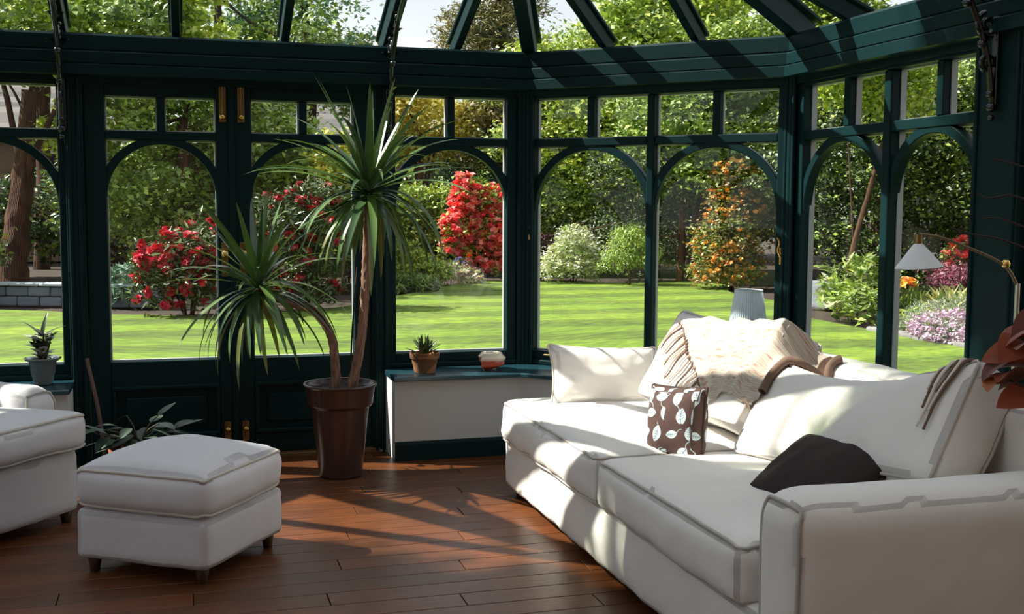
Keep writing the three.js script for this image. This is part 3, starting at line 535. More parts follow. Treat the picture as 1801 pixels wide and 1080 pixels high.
const terracotta = std(lin(0.42, 0.24, 0.14), 0.9, { bumpMap: nz, bumpScale: 0.003, map: data(64, 64, (u, v) => { const n = 0.5 + 0.5 * tile(u, v, 6, 3), k = n > 0.52 ? 1 : 0.72; return [0.9 * k, 0.82 * k, 0.7 * k]; }, { srgb: true }) });
{ // small succulent on the sill
  const g = group('potted_succulent', [1.03, 0.476, 0.27], 0, { label: 'small spiky succulent in a mottled clay pot on the sill', category: 'plant' });
  part('pot', lathe([[0, 0], [0.054, 0], [0.058, 0.004], [0.075, 0.085], [0.082, 0.086], [0.086, 0.115], [0.082, 0.118], [0.076, 0.116], [0.072, 0.1], [0, 0.1]], 40), terracotta, g);
  const R = rng(12), m = [leafMat(0.03, 0.06, 0.02, 0.4, 0.1), leafMat(0.05, 0.09, 0.025, 0.4, 0.1)];
  for (let i = 0; i < 34; i++) { const t = i / 34, l = part('leaf', strapLeaf(0.1 + 0.05 * R(), 0.026, lerp(1.5, 0.35, t), 0.35 * R() * (t > 0.5 ? 1 : -0.3), 0.5, 1.4, 6), m[i % 2], g); l.position.set((R() - 0.5) * 0.05, 0.1, (R() - 0.5) * 0.05); l.rotation.y = i * 2.4; }
}
{ // shell-like ornament
  const g = group('shell_ornament', [1.43, 0.476, 0.2], rad(-25), { label: 'glossy orange and cream shell ornament on the sill', category: 'ornament' });
  const pos = [], col = [], N = 40, M = 24; // a coiled shell: swelling spiral tube
  for (let i = 0; i <= N; i++) { const t = i / N, a = t * 4.6 * Math.PI, r = 0.012 + 0.05 * Math.pow(t, 1.6), cx = Math.cos(a) * r * 0.75, cz = Math.sin(a) * r * 0.75, w = 0.008 + 0.03 * Math.pow(t, 1.5);
    for (let j = 0; j <= M; j++) { const b = j / M * 2 * Math.PI, k = w * (1 + 0.1 * Math.sin(b * 7)); pos.push(cx + Math.cos(a) * Math.cos(b) * k, 0.04 + 0.034 * (1 - t) + Math.sin(b) * k * 0.95, cz + Math.sin(a) * Math.cos(b) * k); const f = Math.sin(b) > 0.15 || (i % 6 < 2 && Math.sin(b) > -0.2); col.push(...(f ? [0.75, 0.62, 0.45] : [0.75, 0.11, 0.05])); } }
  const idx = []; for (let i = 0; i < N; i++) for (let j = 0; j < M; j++) { const a = i * (M + 1) + j; idx.push(a, a + 1, a + M + 1, a + 1, a + M + 2, a + M + 1); }
  const sg = new THREE.BufferGeometry(); sg.setAttribute('position', new THREE.Float32BufferAttribute(pos, 3)); sg.setAttribute('color', new THREE.Float32BufferAttribute(col, 3)); sg.setIndex(idx); sg.computeVertexNormals(); uvBox(sg);
  const m = new THREE.MeshPhysicalMaterial({ vertexColors: true, roughness: 0.25, clearcoat: 0.5, side: THREE.DoubleSide });
  part('shell', sg, m, g); part('stand', lathe([[0, 0], [0.034, 0], [0.03, 0.008], [0.018, 0.014], [0, 0.014]], 24).translate(0, 0, 0.006), std(lin(0.7, 0.68, 0.64), 0.3), g);
  g.scale.setScalar(1.3);
}
{ // jade plant in a glass bowl on the left sill
  const g = group('potted_jade_plant', [-0.985, 0.476, 0.19], 0, { label: 'little round-leaved plant in a glazed grey bowl on the left sill', category: 'plant' });
  part('bowl', lathe([[0, 0], [0.035, 0], [0.038, 0.006], [0.052, 0.06], [0.056, 0.1], [0.074, 0.112], [0.078, 0.118], [0.07, 0.12], [0.05, 0.108], [0.046, 0.08], [0, 0.08]], 40), new THREE.MeshPhysicalMaterial({ color: lin(0.14, 0.17, 0.17), roughness: 0.2, clearcoat: 0.6 }), g);
  const R = rng(33), ml = [leafMat(0.55, 0.55, 0.5, 0.35, 0.1), leafMat(0.03, 0.045, 0.025, 0.3, 0.1), leafMat(0.3, 0.34, 0.26, 0.35, 0.1)], stemM = std(lin(0.06, 0.05, 0.03), 0.8);
  for (let s = 0; s < 5; s++) { const a = s * 1.3, top = [Math.cos(a) * 0.04, 0.2 + 0.05 * R(), Math.sin(a) * 0.04]; part('stem', taperTube([[0, 0.08, 0], [top[0] * 0.5, 0.14, top[2] * 0.5], top], 0.006, 0.003, 8, 6), stemM, g);
    for (let k = 0; k < 13; k++) { const q = k / 13, l = part('leaf', broadLeaf(0.05 + 0.014 * R(), 0.036, 0.5, 0.2, 5), ml[Math.floor(R() * 3)], g); l.position.set(lerp(0, top[0], q) , lerp(0.11, top[1], q), lerp(0, top[2], q)); l.rotation.set(0, R() * 6.28, 0.2 + R() * 0.7, 'YXZ'); } }
  for (const [a, e] of [[0.5, 0.5], [2.6, 0.7], [1.2, 1.2]]) { const l = part('leaf', strapLeaf(0.12, 0.02, e, 0.4), ml[1], g); l.position.y = 0.21; l.rotation.y = a; }
  g.scale.setScalar(1.2);
}
{ // broad-leaved plant on the floor by the door
  const g = group('potted_houseplant', [-0.5, 0, 0.62], 0, { label: 'dark broad-leaved houseplant standing on the floor below the left door', category: 'plant' });
  part('pot', lathe([[0, 0], [0.1, 0], [0.13, 0.17], [0.145, 0.17], [0.148, 0.205], [0.135, 0.205], [0.13, 0.18], [0, 0.18]], 36), std(lin(0.3, 0.09, 0.045), 0.8), g, { label: 'red clay pot' });
  const R = rng(55), ml = [leafMat(0.015, 0.045, 0.018, 0.45, 0.15), leafMat(0.025, 0.065, 0.028, 0.45, 0.15), leafMat(0.012, 0.03, 0.016, 0.5, 0.1)], sm = std(lin(0.05, 0.05, 0.025), 0.7);
  for (let i = 0; i < 44; i++) { const a = i * 2.4, e = 0.15 + 0.95 * R(), L = 0.09 + 0.14 * R(), tip = [Math.cos(a) * Math.cos(e) * L, 0.18 + Math.sin(e) * L, Math.sin(a) * Math.cos(e) * L]; const st = part('stem', taperTube([[0, 0.17, 0], [tip[0] * 0.4, lerp(0.17, tip[1], 0.7), tip[2] * 0.4], tip], 0.005, 0.003, 8, 5), sm, g);
    const l = part('leaf', broadLeaf(0.1 + 0.06 * R(), 0.045 + 0.03 * R(), 0.9 * R(), 0.25), ml[i % 3], g); l.position.set(...tip); l.rotation.set(0, -a, 0.5 - R() * 0.9, 'YXZ'); }
  const c = part('cane', taperTube([[-0.16, 0.02, -0.1], [-0.2, 0.35, -0.2], [-0.26, 0.62, -0.32]], 0.011, 0.009, 12, 8), std(lin(0.1, 0.045, 0.035), 0.6), g, { label: 'slim brown cane' });
}
// --- lamps (unlit by day)
{
  const g = group('table_lamp', [2.44, 0.476, 1.42], 0, { label: 'table lamp with a pleated blue-grey shade on the sill behind the sofa', category: 'lamp' });
  part('base', lathe([[0, 0], [0.05, 0], [0.052, 0.008], [0.02, 0.025], [0.016, 0.06], [0.034, 0.12], [0.03, 0.19], [0.01, 0.24], [0.008, 0.33], [0, 0.33]], 32), std(lin(0.3, 0.32, 0.33), 0.35), g);
  const pos = [], n = 96, idx = []; for (let k = 0; k < 2; k++) for (let i = 0; i <= n; i++) { const a = i / n * 2 * Math.PI, p = 1 + 0.018 * Math.cos(i * Math.PI), r = (k ? 0.068 : 0.098) * p; pos.push(Math.cos(a) * r, k ? 0.53 : 0.325, Math.sin(a) * r); }
  for (let i = 0; i < n; i++) idx.push(i, i + n + 1, i + 1, i + 1, i + n + 1, i + n + 2);
  const sg = new THREE.BufferGeometry(); sg.setAttribute('position', new THREE.Float32BufferAttribute(pos, 3)); sg.setIndex(idx); const s2 = sg.toNonIndexed(); s2.computeVertexNormals(); uvBox(s2);
  const sh = part('lamp_shade', s2, new THREE.MeshPhysicalMaterial({ color: lin(0.5, 0.58, 0.64), roughness: 0.9, transmission: 0.45, thickness: 0, side: THREE.DoubleSide }), g);
  for (const [y, r] of [[0.53, 0.068], [0.325, 0.098]]) part('shade_ring', new THREE.TorusGeometry(r, 0.004, 8, 48).rotateX(Math.PI / 2).translate(0, y, 0), std(lin(0.4, 0.45, 0.48), 0.8), sh);
}
{
  const g = group('floor_lamp', [2.412, 0, 3.351], 0, { label: 'slim reading lamp with a white cone shade on a bent arm behind the sofa', category: 'lamp' });
  const rel = (x, y, z) => [x - 2.412, y, z - 3.351];
  part('base', lathe([[0, 0], [0.075, 0], [0.075, 0.014], [0.03, 0.024], [0, 0.024]], 40), MAT.brassDull, g);
  part('pole', new THREE.CylinderGeometry(0.0085, 0.0085, 1.15, 14).translate(0, 0.595, 0), std(lin(0.62, 0.62, 0.6), 0.25, { metalness: 1 }), g);
  part('joint', new THREE.SphereGeometry(0.015, 16, 12).translate(...rel(2.37, 1.235, 3.34)), MAT.brass, g);
  part('arm', taperTube([rel(2.412, 1.16, 3.351), rel(2.37, 1.225, 3.342), rel(2.224, 1.298, 3.297), rel(2.15, 1.324, 3.276), rel(2.085, 1.333, 3.258)], 0.006, 0.005, 30, 8), std(lin(0.2, 0.13, 0.07), 0.45, { metalness: 0.6 }), g, { label: 'dull bronze arm' });
  const head = part('lamp_shade', lathe([[0.013, 0.03], [0.018, 0.025], [0.077, -0.048], [0.079, -0.051], [0.075, -0.048], [0.014, 0.02]], 48).rotateZ(0.08).translate(...rel(2.089, 1.272, 3.258)), std(lin(0.74, 0.76, 0.78), 0.5, { side: THREE.DoubleSide }), g);
  part('holder', new THREE.CylinderGeometry(0.012, 0.014, 0.034, 14).translate(...rel(2.087, 1.315, 3.258)), MAT.brassDull, head);
}
{ // vase of bare twigs and russet leaves at the right edge
  const g = group('vase_of_branches', [2.36, 0, 4.06], 0, { label: 'bare twigs and large russet leaves rising beside the near sofa arm', category: 'plant' });
  part('vase', lathe([[0, 0], [0.08, 0], [0.115, 0.2], [0.1, 0.45], [0.06, 0.58], [0.07, 0.62], [0.06, 0.62], [0.05, 0.57], [0, 0.55]], 36), MAT.ironwork, g);
  const twigM = std(lin(0.035, 0.022, 0.02), 0.8), R = rng(202), rel = (x, y, z) => [x - 2.36, y, z - 4.06], foot = [2.36, 0.6, 4.06];
  for (const pts of [[[2.34, 1.1, 4.0], [2.2, 1.38, 3.86], [2.065, 1.448, 3.772], [2.02, 1.46, 3.755], [1.97, 1.447, 3.743], [1.935, 1.462, 3.735]], [[2.3, 1.05, 3.98], [2.16, 1.27, 3.83], [2.071, 1.308, 3.773], [1.99, 1.335, 3.75], [1.91, 1.348, 3.726], [1.86, 1.366, 3.715]], [[2.36, 1.2, 4.0], [2.22, 1.5, 3.86], [2.07, 1.535, 3.78], [2.02, 1.552, 3.76], [1.972, 1.561, 3.745]], [[2.3, 1.0, 3.97], [2.18, 1.3, 3.84], [2.06, 1.37, 3.77], [1.99, 1.392, 3.75], [1.94, 1.388, 3.735]]])
    part('twig', taperTube([foot, ...pts].map((p) => rel(...p)), 0.0065, 0.0024, 36, 6, 0.4, pts.length), twigM, g);
  const ml = [leafMat(0.3, 0.055, 0.015, 0.85, 0.45), leafMat(0.14, 0.022, 0.01, 0.85, 0.4), leafMat(0.42, 0.12, 0.02, 0.5, 0.4)];
  for (const [x, y, z, s, k] of [[2.034, 1.04, 3.762, 0.12, 0], [2.07, 1.08, 3.78, 0.14, 0], [2.02, 0.985, 3.757, 0.12, 1], [2.06, 1.0, 3.775, 0.14, 0], [1.974, 0.93, 3.745, 0.07, 2], [1.995, 0.92, 3.75, 0.08, 0], [2.031, 0.915, 3.762, 0.1, 0], [2.081, 0.88, 3.776, 0.12, 0], [2.077, 0.951, 3.775, 0.13, 1], [2.1, 1.03, 3.79, 0.14, 0], [2.11, 1.11, 3.8, 0.14, 1], [2.05, 0.94, 3.79, 0.11, 1], [2.1, 0.92, 3.8, 0.12, 0], [1.985, 0.945, 3.765, 0.06, 0]]) {
    part('stem', taperTube([rel(...foot), rel(lerp(2.36, x, 0.55), lerp(0.6, y, 0.8), lerp(4.06, z, 0.55)), rel(x + 0.03, y, z + 0.02)], 0.004, 0.002, 10, 5), twigM, g);
    const l = part('leaf', broadLeaf(s, s * 0.78, 0.9, 0.3), ml[k], g); l.position.set(...rel(x + 0.03, y, z + 0.02)); l.rotation.set((R() - 0.5) * 1.6, Math.PI + (R() - 0.5) * 1.6, -0.5 + R() * 0.9, 'YXZ');
  }
}
// --- cast scroll brackets that carry the main rafters
{
  const scroll = (cx, cy, r, turns, dir, start) => { const p = []; for (let i = 0; i <= 40; i++) { const t = i / 40, a = start + dir * t * turns * 2 * Math.PI, q = r * (1 - 0.82 * t); p.push(V(0, cy + Math.sin(a) * q, cx + Math.cos(a) * q)); } return p; };
  const make = (label) => {
    const g = group('scroll_bracket', [0, 0, 0], 0, { label, category: 'bracket' });
    part('back_plate', bar(0.035, 0.62, 0.014, 0, 2.12, 0.01, 0.005), MAT.ironwork, g);
    part('strut', taperTube([[0, 1.83, 0.02], [0, 2.0, 0.05], [0, 2.2, 0.13], [0, 2.38, 0.28], [0, 2.5, 0.46]], 0.013, 0.012, 24, 8), MAT.ironwork, g);
    for (const [cz, cy, r, tn, dr, st] of [[0.075, 2.29, 0.07, 1.6, 1, -1.6], [0.055, 2.12, 0.05, 1.5, -1, 1.4], [0.2, 2.4, 0.062, 1.5, -1, 2.5], [0.045, 1.98, 0.034, 1.4, 1, -1.2], [0.32, 2.47, 0.045, 1.4, 1, 2.2]]) part('scroll', tube(scroll(cz, cy, r, tn, dr, st), 0.0105, 70, 8), MAT.ironwork, g);
    for (const [y, z, r] of [[1.81, 0.02, 0.02], [1.86, 0.03, 0.015], [2.05, 0.075, 0.017], [2.2, 0.15, 0.017], [2.34, 0.11, 0.018], [2.43, 0.31, 0.018], [1.77, 0.02, 0.013]]) part('boss', new THREE.SphereGeometry(r, 16, 12).scale(1.1, 1, 1).translate(0, y, z), MAT.ironwork, g);
    for (const [y, z, s] of [[2.24, 0.07, 1], [2.06, 0.05, 0.8], [2.36, 0.19, 0.9]]) for (const k of [-1, 1]) { const l = part('acanthus_leaf', broadLeaf(0.075 * s, 0.045 * s, 1.4, 0.4), MAT.ironwork, g); l.position.set(k * 0.012, y, z); l.rotation.set(0, -Math.PI / 2 + k * 0.7, 0.9, 'YXZ'); }
    return g;
  };
  const proto = make('dark cast-iron scroll bracket on the post left of the doors');
  const put = (g, w, x, d) => { const [px, pz] = inward(w, x, d); g.position.set(px, 0, pz); g.rotation.y = w.turn; };
  put(proto, F, C0 - 0.866, 0.07);
  const copy = (label, ...a) => { const c = proto.clone(); c.name = numbered('scroll_bracket'); c.userData = { ...c.userData, label }; scene.add(c); put(c, ...a); return c; };
  copy('dark cast-iron scroll bracket between the doors and the sill window', F, C0 + 0.866, 0.07);
  copy('glossy black scroll bracket high on the broad post at the right edge', WALLS[4], 1.625, 0.09);
}
// ---------------------------------------------------------------- garden
const GY = -0.15;
{ // mown lawn, beds of soil
  const soil = new THREE.PlaneGeometry(160, 160, 1, 1).rotateX(-Math.PI / 2).translate(10, GY - 0.05, -30); uvBox(soil, 1);
  struct('ground', soil, MAT.soil);
  const lawnTex = data(512, 512, (u, v) => {
    const n = 0.5 + 0.5 * tile(u, v, 26, 2), m = 0.5 + 0.5 * tile(u, v, 5, 7), f = 0.5 + 0.5 * tile(u, v, 70, 3, 2), stripe = 0.5 + 0.5 * Math.tanh(5 * Math.sin(v * 2 * Math.PI * 6 + tile(u, v, 3, 4)));
    const k = 0.66 + 0.3 * (n - 0.5) + 0.35 * (m - 0.5) + 0.5 * (f - 0.5) + 0.14 * stripe, dry = THREE.MathUtils.clamp((m - 0.5) * 1.6, 0, 0.5);
    return [k * lerp(0.6, 0.72, dry), k * lerp(0.8, 0.78, dry), k * lerp(0.16, 0.3, dry)];
  }, { srgb: true });
  lawnTex.repeat.set(1 / 9, 1 / 9);
  const edge = [[-30, -13.5], [-12, -13.2], [-6, -12.6], [-2.9, -11.7], [-1.24, -10.65], [0, -10.15], [1.5, -10.6], [2.2, -11.2], [3.0, -12.6], [3.7, -13.6], [4.6, -15.0], [5.65, -16.6], [7.0, -16.3], [8.3, -15.4], [9.4, -15.2], [10.3, -15.6], [10.2, -14], [9.5, -12.6], [9.3, -10.4], [8.5, -8.6], [8.3, -7.5], [8.28, -5.5], [8.3, -4.2], [8.7, -2], [9.5, 2], [10, 12], [-30, 12]];
  const curve = new THREE.CatmullRomCurve3(edge.slice(0, 25).map(([x, z]) => V(x, 0, z)), false, 'centripetal').getPoints(160).map((p) => [p.x, p.z]);
  const lawn = prism([...curve, ...edge.slice(25)], GY - 0.04, GY); uvBox(lawn);
  struct('lawn', lawn, std(lin(0.56, 0.5, 0.5), 0.95, { map: lawnTex, bumpMap: lawnTex, bumpScale: 0.03 }));
}
const ONE = V(1, 1, 1), tmpM = new THREE.Matrix4(), tmpQ = new THREE.Quaternion(), tmpC = new THREE.Color();
// leaf outlines about one unit long, lightly folded along the midrib
function unitLeaf(w = 0.55, fold = 0.18) { // four triangles
  const g = new THREE.BufferGeometry();
  g.setAttribute('position', new THREE.Float32BufferAttribute([-0.5, 0, 0, -0.05, fold * w, -w / 2, 0.5, -0.05, 0, -0.05, fold * w, w / 2, 0, 0, 0], 3)); g.setIndex([0, 4, 1, 1, 4, 2, 0, 3, 4, 4, 3, 2]); g.computeVertexNormals(); return uvBox(g);
}
const LEAF = { oval: unitLeaf(0.62), slim: unitLeaf(0.3), round: unitLeaf(0.95), blade: unitLeaf(0.13, 0.4), needle: unitLeaf(0.2, 0.5) };
const flower = (() => { const parts = []; for (let k = 0; k < 5; k++) { const l = unitLeaf(0.7, 0.25).scale(0.55, 1, 0.8).translate(0.26, 0, 0).rotateZ(0.5).rotateY(k * 2 * Math.PI / 5); parts.push(l); } const g = mergeGeometries(parts); g.computeVertexNormals(); return g; })();
const foliageMats = {}; // one leaf material per gloss; colour comes from the copy
const folMat = (rough, tr) => foliageMats[rough + ':' + tr] ??= new THREE.MeshPhysicalMaterial({ color: lin(1, 1, 1), roughness: rough, transmission: tr, thickness: 0, side: THREE.DoubleSide });
// Leaves in tufts over a set of blobs [x, y, z, rx, ry, rz] (metres from the base of the plant).
function leaves(name, parent, blobs, count, { size = 0.1, geo = LEAF.oval, colors, tuft = 0.22, per = 14, fill = 0.25, upright = 0, droop = 0, sd = 1, rough = 0.5, tr = 0.48, jitter = 0.25, low = -0.7, label } = {}) {
  const R = rng(sd * 7919 + 13), G = () => R() + R() + R() - 1.5, im = new THREE.InstancedMesh(geo, folMat(rough, tr), count), area = blobs.map((b) => b[3] * b[4] + b[4] * b[5] + b[3] * b[5]), total = area.reduce((a, b) => a + b, 0);
  let i = 0; const n = V(0, 0, 0), p = V(0, 0, 0), up = V(0, 1, 0), x = V(0, 0, 0);
  while (i < count) {
    let pick = R() * total, bi = 0; while ((pick -= area[bi]) > 0 && bi < blobs.length - 1) bi++;
    const b = blobs[bi]; let y; do y = R() * 2 - 1; while (y < low); const a = R() * 2 * Math.PI, q = Math.sqrt(1 - y * y), rr = R() < fill ? 0.35 + 0.6 * R() : 0.86 + 0.2 * R();
    n.set(Math.cos(a) * q, y, Math.sin(a) * q);
    const cx = b[0] + n.x * b[3] * rr, cy = b[1] + n.y * b[4] * rr, cz = b[2] + n.z * b[5] * rr, tone = R(), spread = tuft * (0.6 + 0.8 * R());
    for (let k = 0; k < per && i < count; k++, i++) {
      p.set(cx + G() * spread, cy + G() * spread * 0.6 - droop * R() * spread, cz + G() * spread);
      x.set(n.x * 0.6 + G() * 0.9, 0.15 + G() * 0.7 + upright - droop, n.z * 0.6 + G() * 0.9).normalize();
      const nn = V(G() * 0.8, 0.9 + 0.3 * G(), G() * 0.8).addScaledVector(n, 0.6); const z = x.clone().cross(nn).normalize(), yy = z.clone().cross(x).normalize();
      const s = size * (0.65 + 0.7 * R()); tmpM.makeBasis(x.clone().multiplyScalar(s), yy.multiplyScalar(s), z.multiplyScalar(s)).setPosition(p.x, Math.max(p.y, 0.01), p.z); im.setMatrixAt(i, tmpM);
      const c = colors[Math.min(colors.length - 1, Math.floor(Math.max(0, Math.min(0.999, tone + (R() - 0.5) * jitter)) * colors.length))], v = 0.8 + 0.4 * R(); im.setColorAt(i, tmpC.setRGB(c[0] * v, c[1] * v, c[2] * v));
    }
  }
  im.name = name; im.castShadow = im.receiveShadow = true; im.userData.kind = 'stuff'; if (label) im.userData.label = label; parent.add(im); return im;
}
const barkM = std(lin(0.5, 0.45, 0.4), 1, { map: barkTex, bumpMap: barkTex, bumpScale: 0.02 }), darkBark = std(lin(0.22, 0.17, 0.14), 1, { map: barkTex, bumpMap: barkTex, bumpScale: 0.02 });
function stems(g, n, h, spread, r, sd, mat = darkBark) { const R = rng(sd), list = []; for (let k = 0; k < n; k++) { const a = k * 2.4 + R(), q = spread * (0.3 + 0.7 * R()); list.push(taperTube([[Math.cos(a) * 0.05, -0.02, Math.sin(a) * 0.05], [Math.cos(a) * q * 0.5, h * 0.5, Math.sin(a) * q * 0.5], [Math.cos(a) * q, h * (0.8 + 0.3 * R()), Math.sin(a) * q]], r, r * 0.4, 6, 5, 0.3, sd + k)); } return part('stems', join(list), mat, g); }
// palettes, linear
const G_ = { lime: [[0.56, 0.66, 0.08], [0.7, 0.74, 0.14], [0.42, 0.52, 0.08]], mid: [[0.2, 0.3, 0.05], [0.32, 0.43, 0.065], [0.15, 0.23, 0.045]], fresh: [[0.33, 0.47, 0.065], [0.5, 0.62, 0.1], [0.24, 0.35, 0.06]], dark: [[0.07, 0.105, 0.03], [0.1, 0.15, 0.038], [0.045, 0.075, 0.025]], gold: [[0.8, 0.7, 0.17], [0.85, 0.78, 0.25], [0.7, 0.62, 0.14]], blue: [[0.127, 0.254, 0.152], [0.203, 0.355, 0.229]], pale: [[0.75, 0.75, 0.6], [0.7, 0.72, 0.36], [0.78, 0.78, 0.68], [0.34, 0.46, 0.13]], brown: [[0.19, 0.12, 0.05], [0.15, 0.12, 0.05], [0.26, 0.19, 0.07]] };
function shrub(name, [x, z], label, blobs, count, o, { category = 'shrub', stem = [7, 0.5, 0.3, 0.012], flowers, grp } = {}) {
  const g = group(name, [x, GY - 0.03, z], 0, { label, category, group: grp }); seed++;
  if (stem) stems(g, stem[0], stem[1], stem[2], stem[3], seed * 31);
  leaves('foliage', g, blobs, count, { sd: seed, ...o });
  if (flowers) leaves('blossom', g, flowers.blobs ?? blobs.map((b) => [b[0], b[1], b[2], b[3] * 1.04, b[4] * 1.04, b[5] * 1.04]), flowers.n, { geo: flower, tuft: 0.06, per: 6, fill: 0.08, sd: seed + 300, rough: 0.6, tr: 0.3, jitter: 0.5, ...flowers });
  return g;
}
function tree(name, [x, z], label, blobs, count, o, trunk, mat = darkBark) {
  const g = group(name, [x, GY - 0.05, z], 0, { label, category: 'tree' }); seed++;
  const list = [taperTube(trunk.pts, trunk.r, trunk.r * 0.45, 24, 12, 0.3, seed)], R = rng(seed * 17), top = trunk.pts.at(-1);
  for (const b of blobs.slice(0, trunk.boughs ?? 8)) { const f = trunk.pts[Math.floor(1 + R() * (trunk.pts.length - 1))] ?? top; list.push(taperTube([f, [lerp(f[0], b[0], 0.5), lerp(f[1], b[1], 0.6), lerp(f[2], b[2], 0.5)], [b[0], b[1], b[2]]], trunk.r * 0.26, trunk.r * 0.1, 8, 6, 0.3, seed)); }
  part('trunk', join(list), mat, g);
  leaves('foliage', g, blobs, count, { sd: seed, tuft: 0.32, per: 18, ...o }); return g;
}
function crown(n, cx, cy, cz, rx, ry, rz, r, sd) { const R = rng(sd * 101), out = []; for (let i = 0; i < n; i++) { const y = R() * 2 - 1, a = R() * 6.283, q = Math.sqrt(1 - y * y), k = 0.35 + 0.65 * Math.cbrt(R()); const s = r * (0.7 + 0.6 * R()); out.push([cx + Math.cos(a) * q * rx * k, cy + y * ry * k, cz + Math.sin(a) * q * rz * k, s, s * 0.75, s]); } return out; }
const straight = (h, lean = 0, r = 0.16) => ({ pts: [[0, 0, 0], [lean * 0.4, h * 0.4, 0.05], [lean, h, 0]], r });
// --- beds in front of the trees
shrub('azalea', [5.75, -16.95], 'upright azalea covered in coral red blossom in front of the clipped hedge', [[0.1, 0.5, 0, 0.45, 0.45, 0.45], [0.28, 1.05, 0, 0.5, 0.5, 0.45], [-0.35, 1.2, 0, 0.42, 0.3, 0.4], [-0.2, 1.7, 0, 0.36, 0.4, 0.36], [0.3, 1.75, 0, 0.3, 0.28, 0.3], [-0.32, 2.05, 0, 0.16, 0.22, 0.16], [0.62, 0.75, 0.1, 0.35, 0.45, 0.35], [-0.5, 0.75, 0, 0.25, 0.2, 0.25]], 3600, { size: 0.09, colors: G_.fresh, tuft: 0.12 }, { stem: [8, 1.6, 0.4, 0.018], flowers: { n: 3300, size: 0.15, tr: 0.5, colors: [[0.95, 0.13, 0.13], [0.96, 0.24, 0.22], [0.88, 0.08, 0.09], [0.96, 0.4, 0.37]] } });
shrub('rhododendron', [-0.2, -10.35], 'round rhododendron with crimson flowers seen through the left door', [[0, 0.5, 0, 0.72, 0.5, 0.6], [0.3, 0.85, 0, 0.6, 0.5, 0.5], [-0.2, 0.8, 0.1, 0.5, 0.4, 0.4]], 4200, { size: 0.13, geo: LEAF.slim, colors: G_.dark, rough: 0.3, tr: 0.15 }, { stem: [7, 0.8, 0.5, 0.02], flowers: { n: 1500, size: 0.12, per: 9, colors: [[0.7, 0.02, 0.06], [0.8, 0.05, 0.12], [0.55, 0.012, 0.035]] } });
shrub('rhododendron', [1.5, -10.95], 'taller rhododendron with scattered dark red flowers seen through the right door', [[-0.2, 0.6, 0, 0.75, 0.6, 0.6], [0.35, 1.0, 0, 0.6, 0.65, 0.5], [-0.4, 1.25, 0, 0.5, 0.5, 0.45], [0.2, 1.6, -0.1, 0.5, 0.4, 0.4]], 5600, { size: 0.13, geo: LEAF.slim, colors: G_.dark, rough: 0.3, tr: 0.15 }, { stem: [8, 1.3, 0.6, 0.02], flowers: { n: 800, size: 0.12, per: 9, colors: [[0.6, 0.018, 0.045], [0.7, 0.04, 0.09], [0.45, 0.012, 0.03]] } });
shrub('variegated_shrub', [7.5, -15.7], 'cream-variegated shrub at the lawn edge, left of the little weeping tree', [[0, 0.45, 0, 0.6, 0.5, 0.5], [0.05, 0.85, 0, 0.42, 0.35, 0.4], [-0.35, 0.35, 0.1, 0.4, 0.35, 0.4]], 5200, { size: 0.075, colors: G_.pale, tuft: 0.12 }, { stem: [7, 0.8, 0.4, 0.012] });
{ const g = tree('weeping_tree', [8.35, -14.75], 'small weeping green tree on a thin trunk at the lawn edge', [[0, 0.85, 0, 0.42, 0.4, 0.4], [-0.25, 0.62, 0, 0.36, 0.34, 0.34], [0.3, 0.66, 0.05, 0.36, 0.36, 0.34], [0, 1.1, 0, 0.3, 0.22, 0.3]], 5200, { size: 0.075, geo: LEAF.slim, colors: G_.fresh, droop: 0.6, tuft: 0.14 }, { pts: [[0, 0, 0], [0.03, 0.4, 0], [0, 0.95, 0]], r: 0.035 }); }
shrub('azalea', [10.0, -13.6], 'loose orange azalea against the dark trees near the lamp', [[0, 0.5, 0, 0.7, 0.5, 0.55], [-0.1, 1.0, 0, 0.65, 0.55, 0.5], [0.15, 1.55, -0.1, 0.6, 0.5, 0.45], [-0.35, 0.35, 0.2, 0.5, 0.35, 0.4], [0.1, 2.1, -0.1, 0.5, 0.45, 0.4]], 7000, { size: 0.08, colors: [...G_.mid, [0.36, 0.3, 0.07], [0.38, 0.24, 0.08], [0.3, 0.27, 0.06]], tuft: 0.2, fill: 0.4 }, { stem: [9, 1.9, 0.5, 0.018], flowers: { n: 900, size: 0.095, per: 4, tr: 0.5, colors: [[0.9, 0.5, 0.06], [0.92, 0.6, 0.14], [0.85, 0.38, 0.06]] } });
shrub('berberis', [7.15, -17.0], 'small purple-leaved bush beside the coral azalea', [[0, 0.4, 0, 0.32, 0.4, 0.3], [0.05, 0.75, 0, 0.25, 0.25, 0.25]], 1900, { size: 0.06, colors: [[0.1, 0.025, 0.04], [0.16, 0.04, 0.06], [0.06, 0.02, 0.03]], tuft: 0.1 });
shrub('euphorbia', [4.2, -15.6], 'low bright green bush at the left end of the coral azalea bed', [[0, 0.35, 0, 0.5, 0.36, 0.4], [-0.3, 0.55, -0.2, 0.4, 0.4, 0.4], [0.35, 0.3, 0, 0.3, 0.25, 0.3]], 3200, { size: 0.08, colors: [...G_.fresh, ...G_.lime], tuft: 0.1 });
shrub('sedge_clump', [3.75, -14.1], 'dark arching sedge hanging over the lawn edge', [[0, 0.14, 0, 0.55, 0.16, 0.35]], 1500, { size: 0.26, geo: LEAF.blade, colors: G_.mid, tuft: 0.1, droop: 0.3 }, { stem: null, category: 'grass clump' });
shrub('variegated_perennial', [4.95, -16.0], 'low cream and pink mottled perennial below the coral azalea', [[0, 0.2, 0, 0.42, 0.24, 0.3], [0.35, 0.15, 0.1, 0.3, 0.18, 0.25]], 1900, { size: 0.07, colors: [...G_.pale, [0.4, 0.2, 0.16]], tuft: 0.08 }, { stem: [5, 0.2, 0.2, 0.006] });
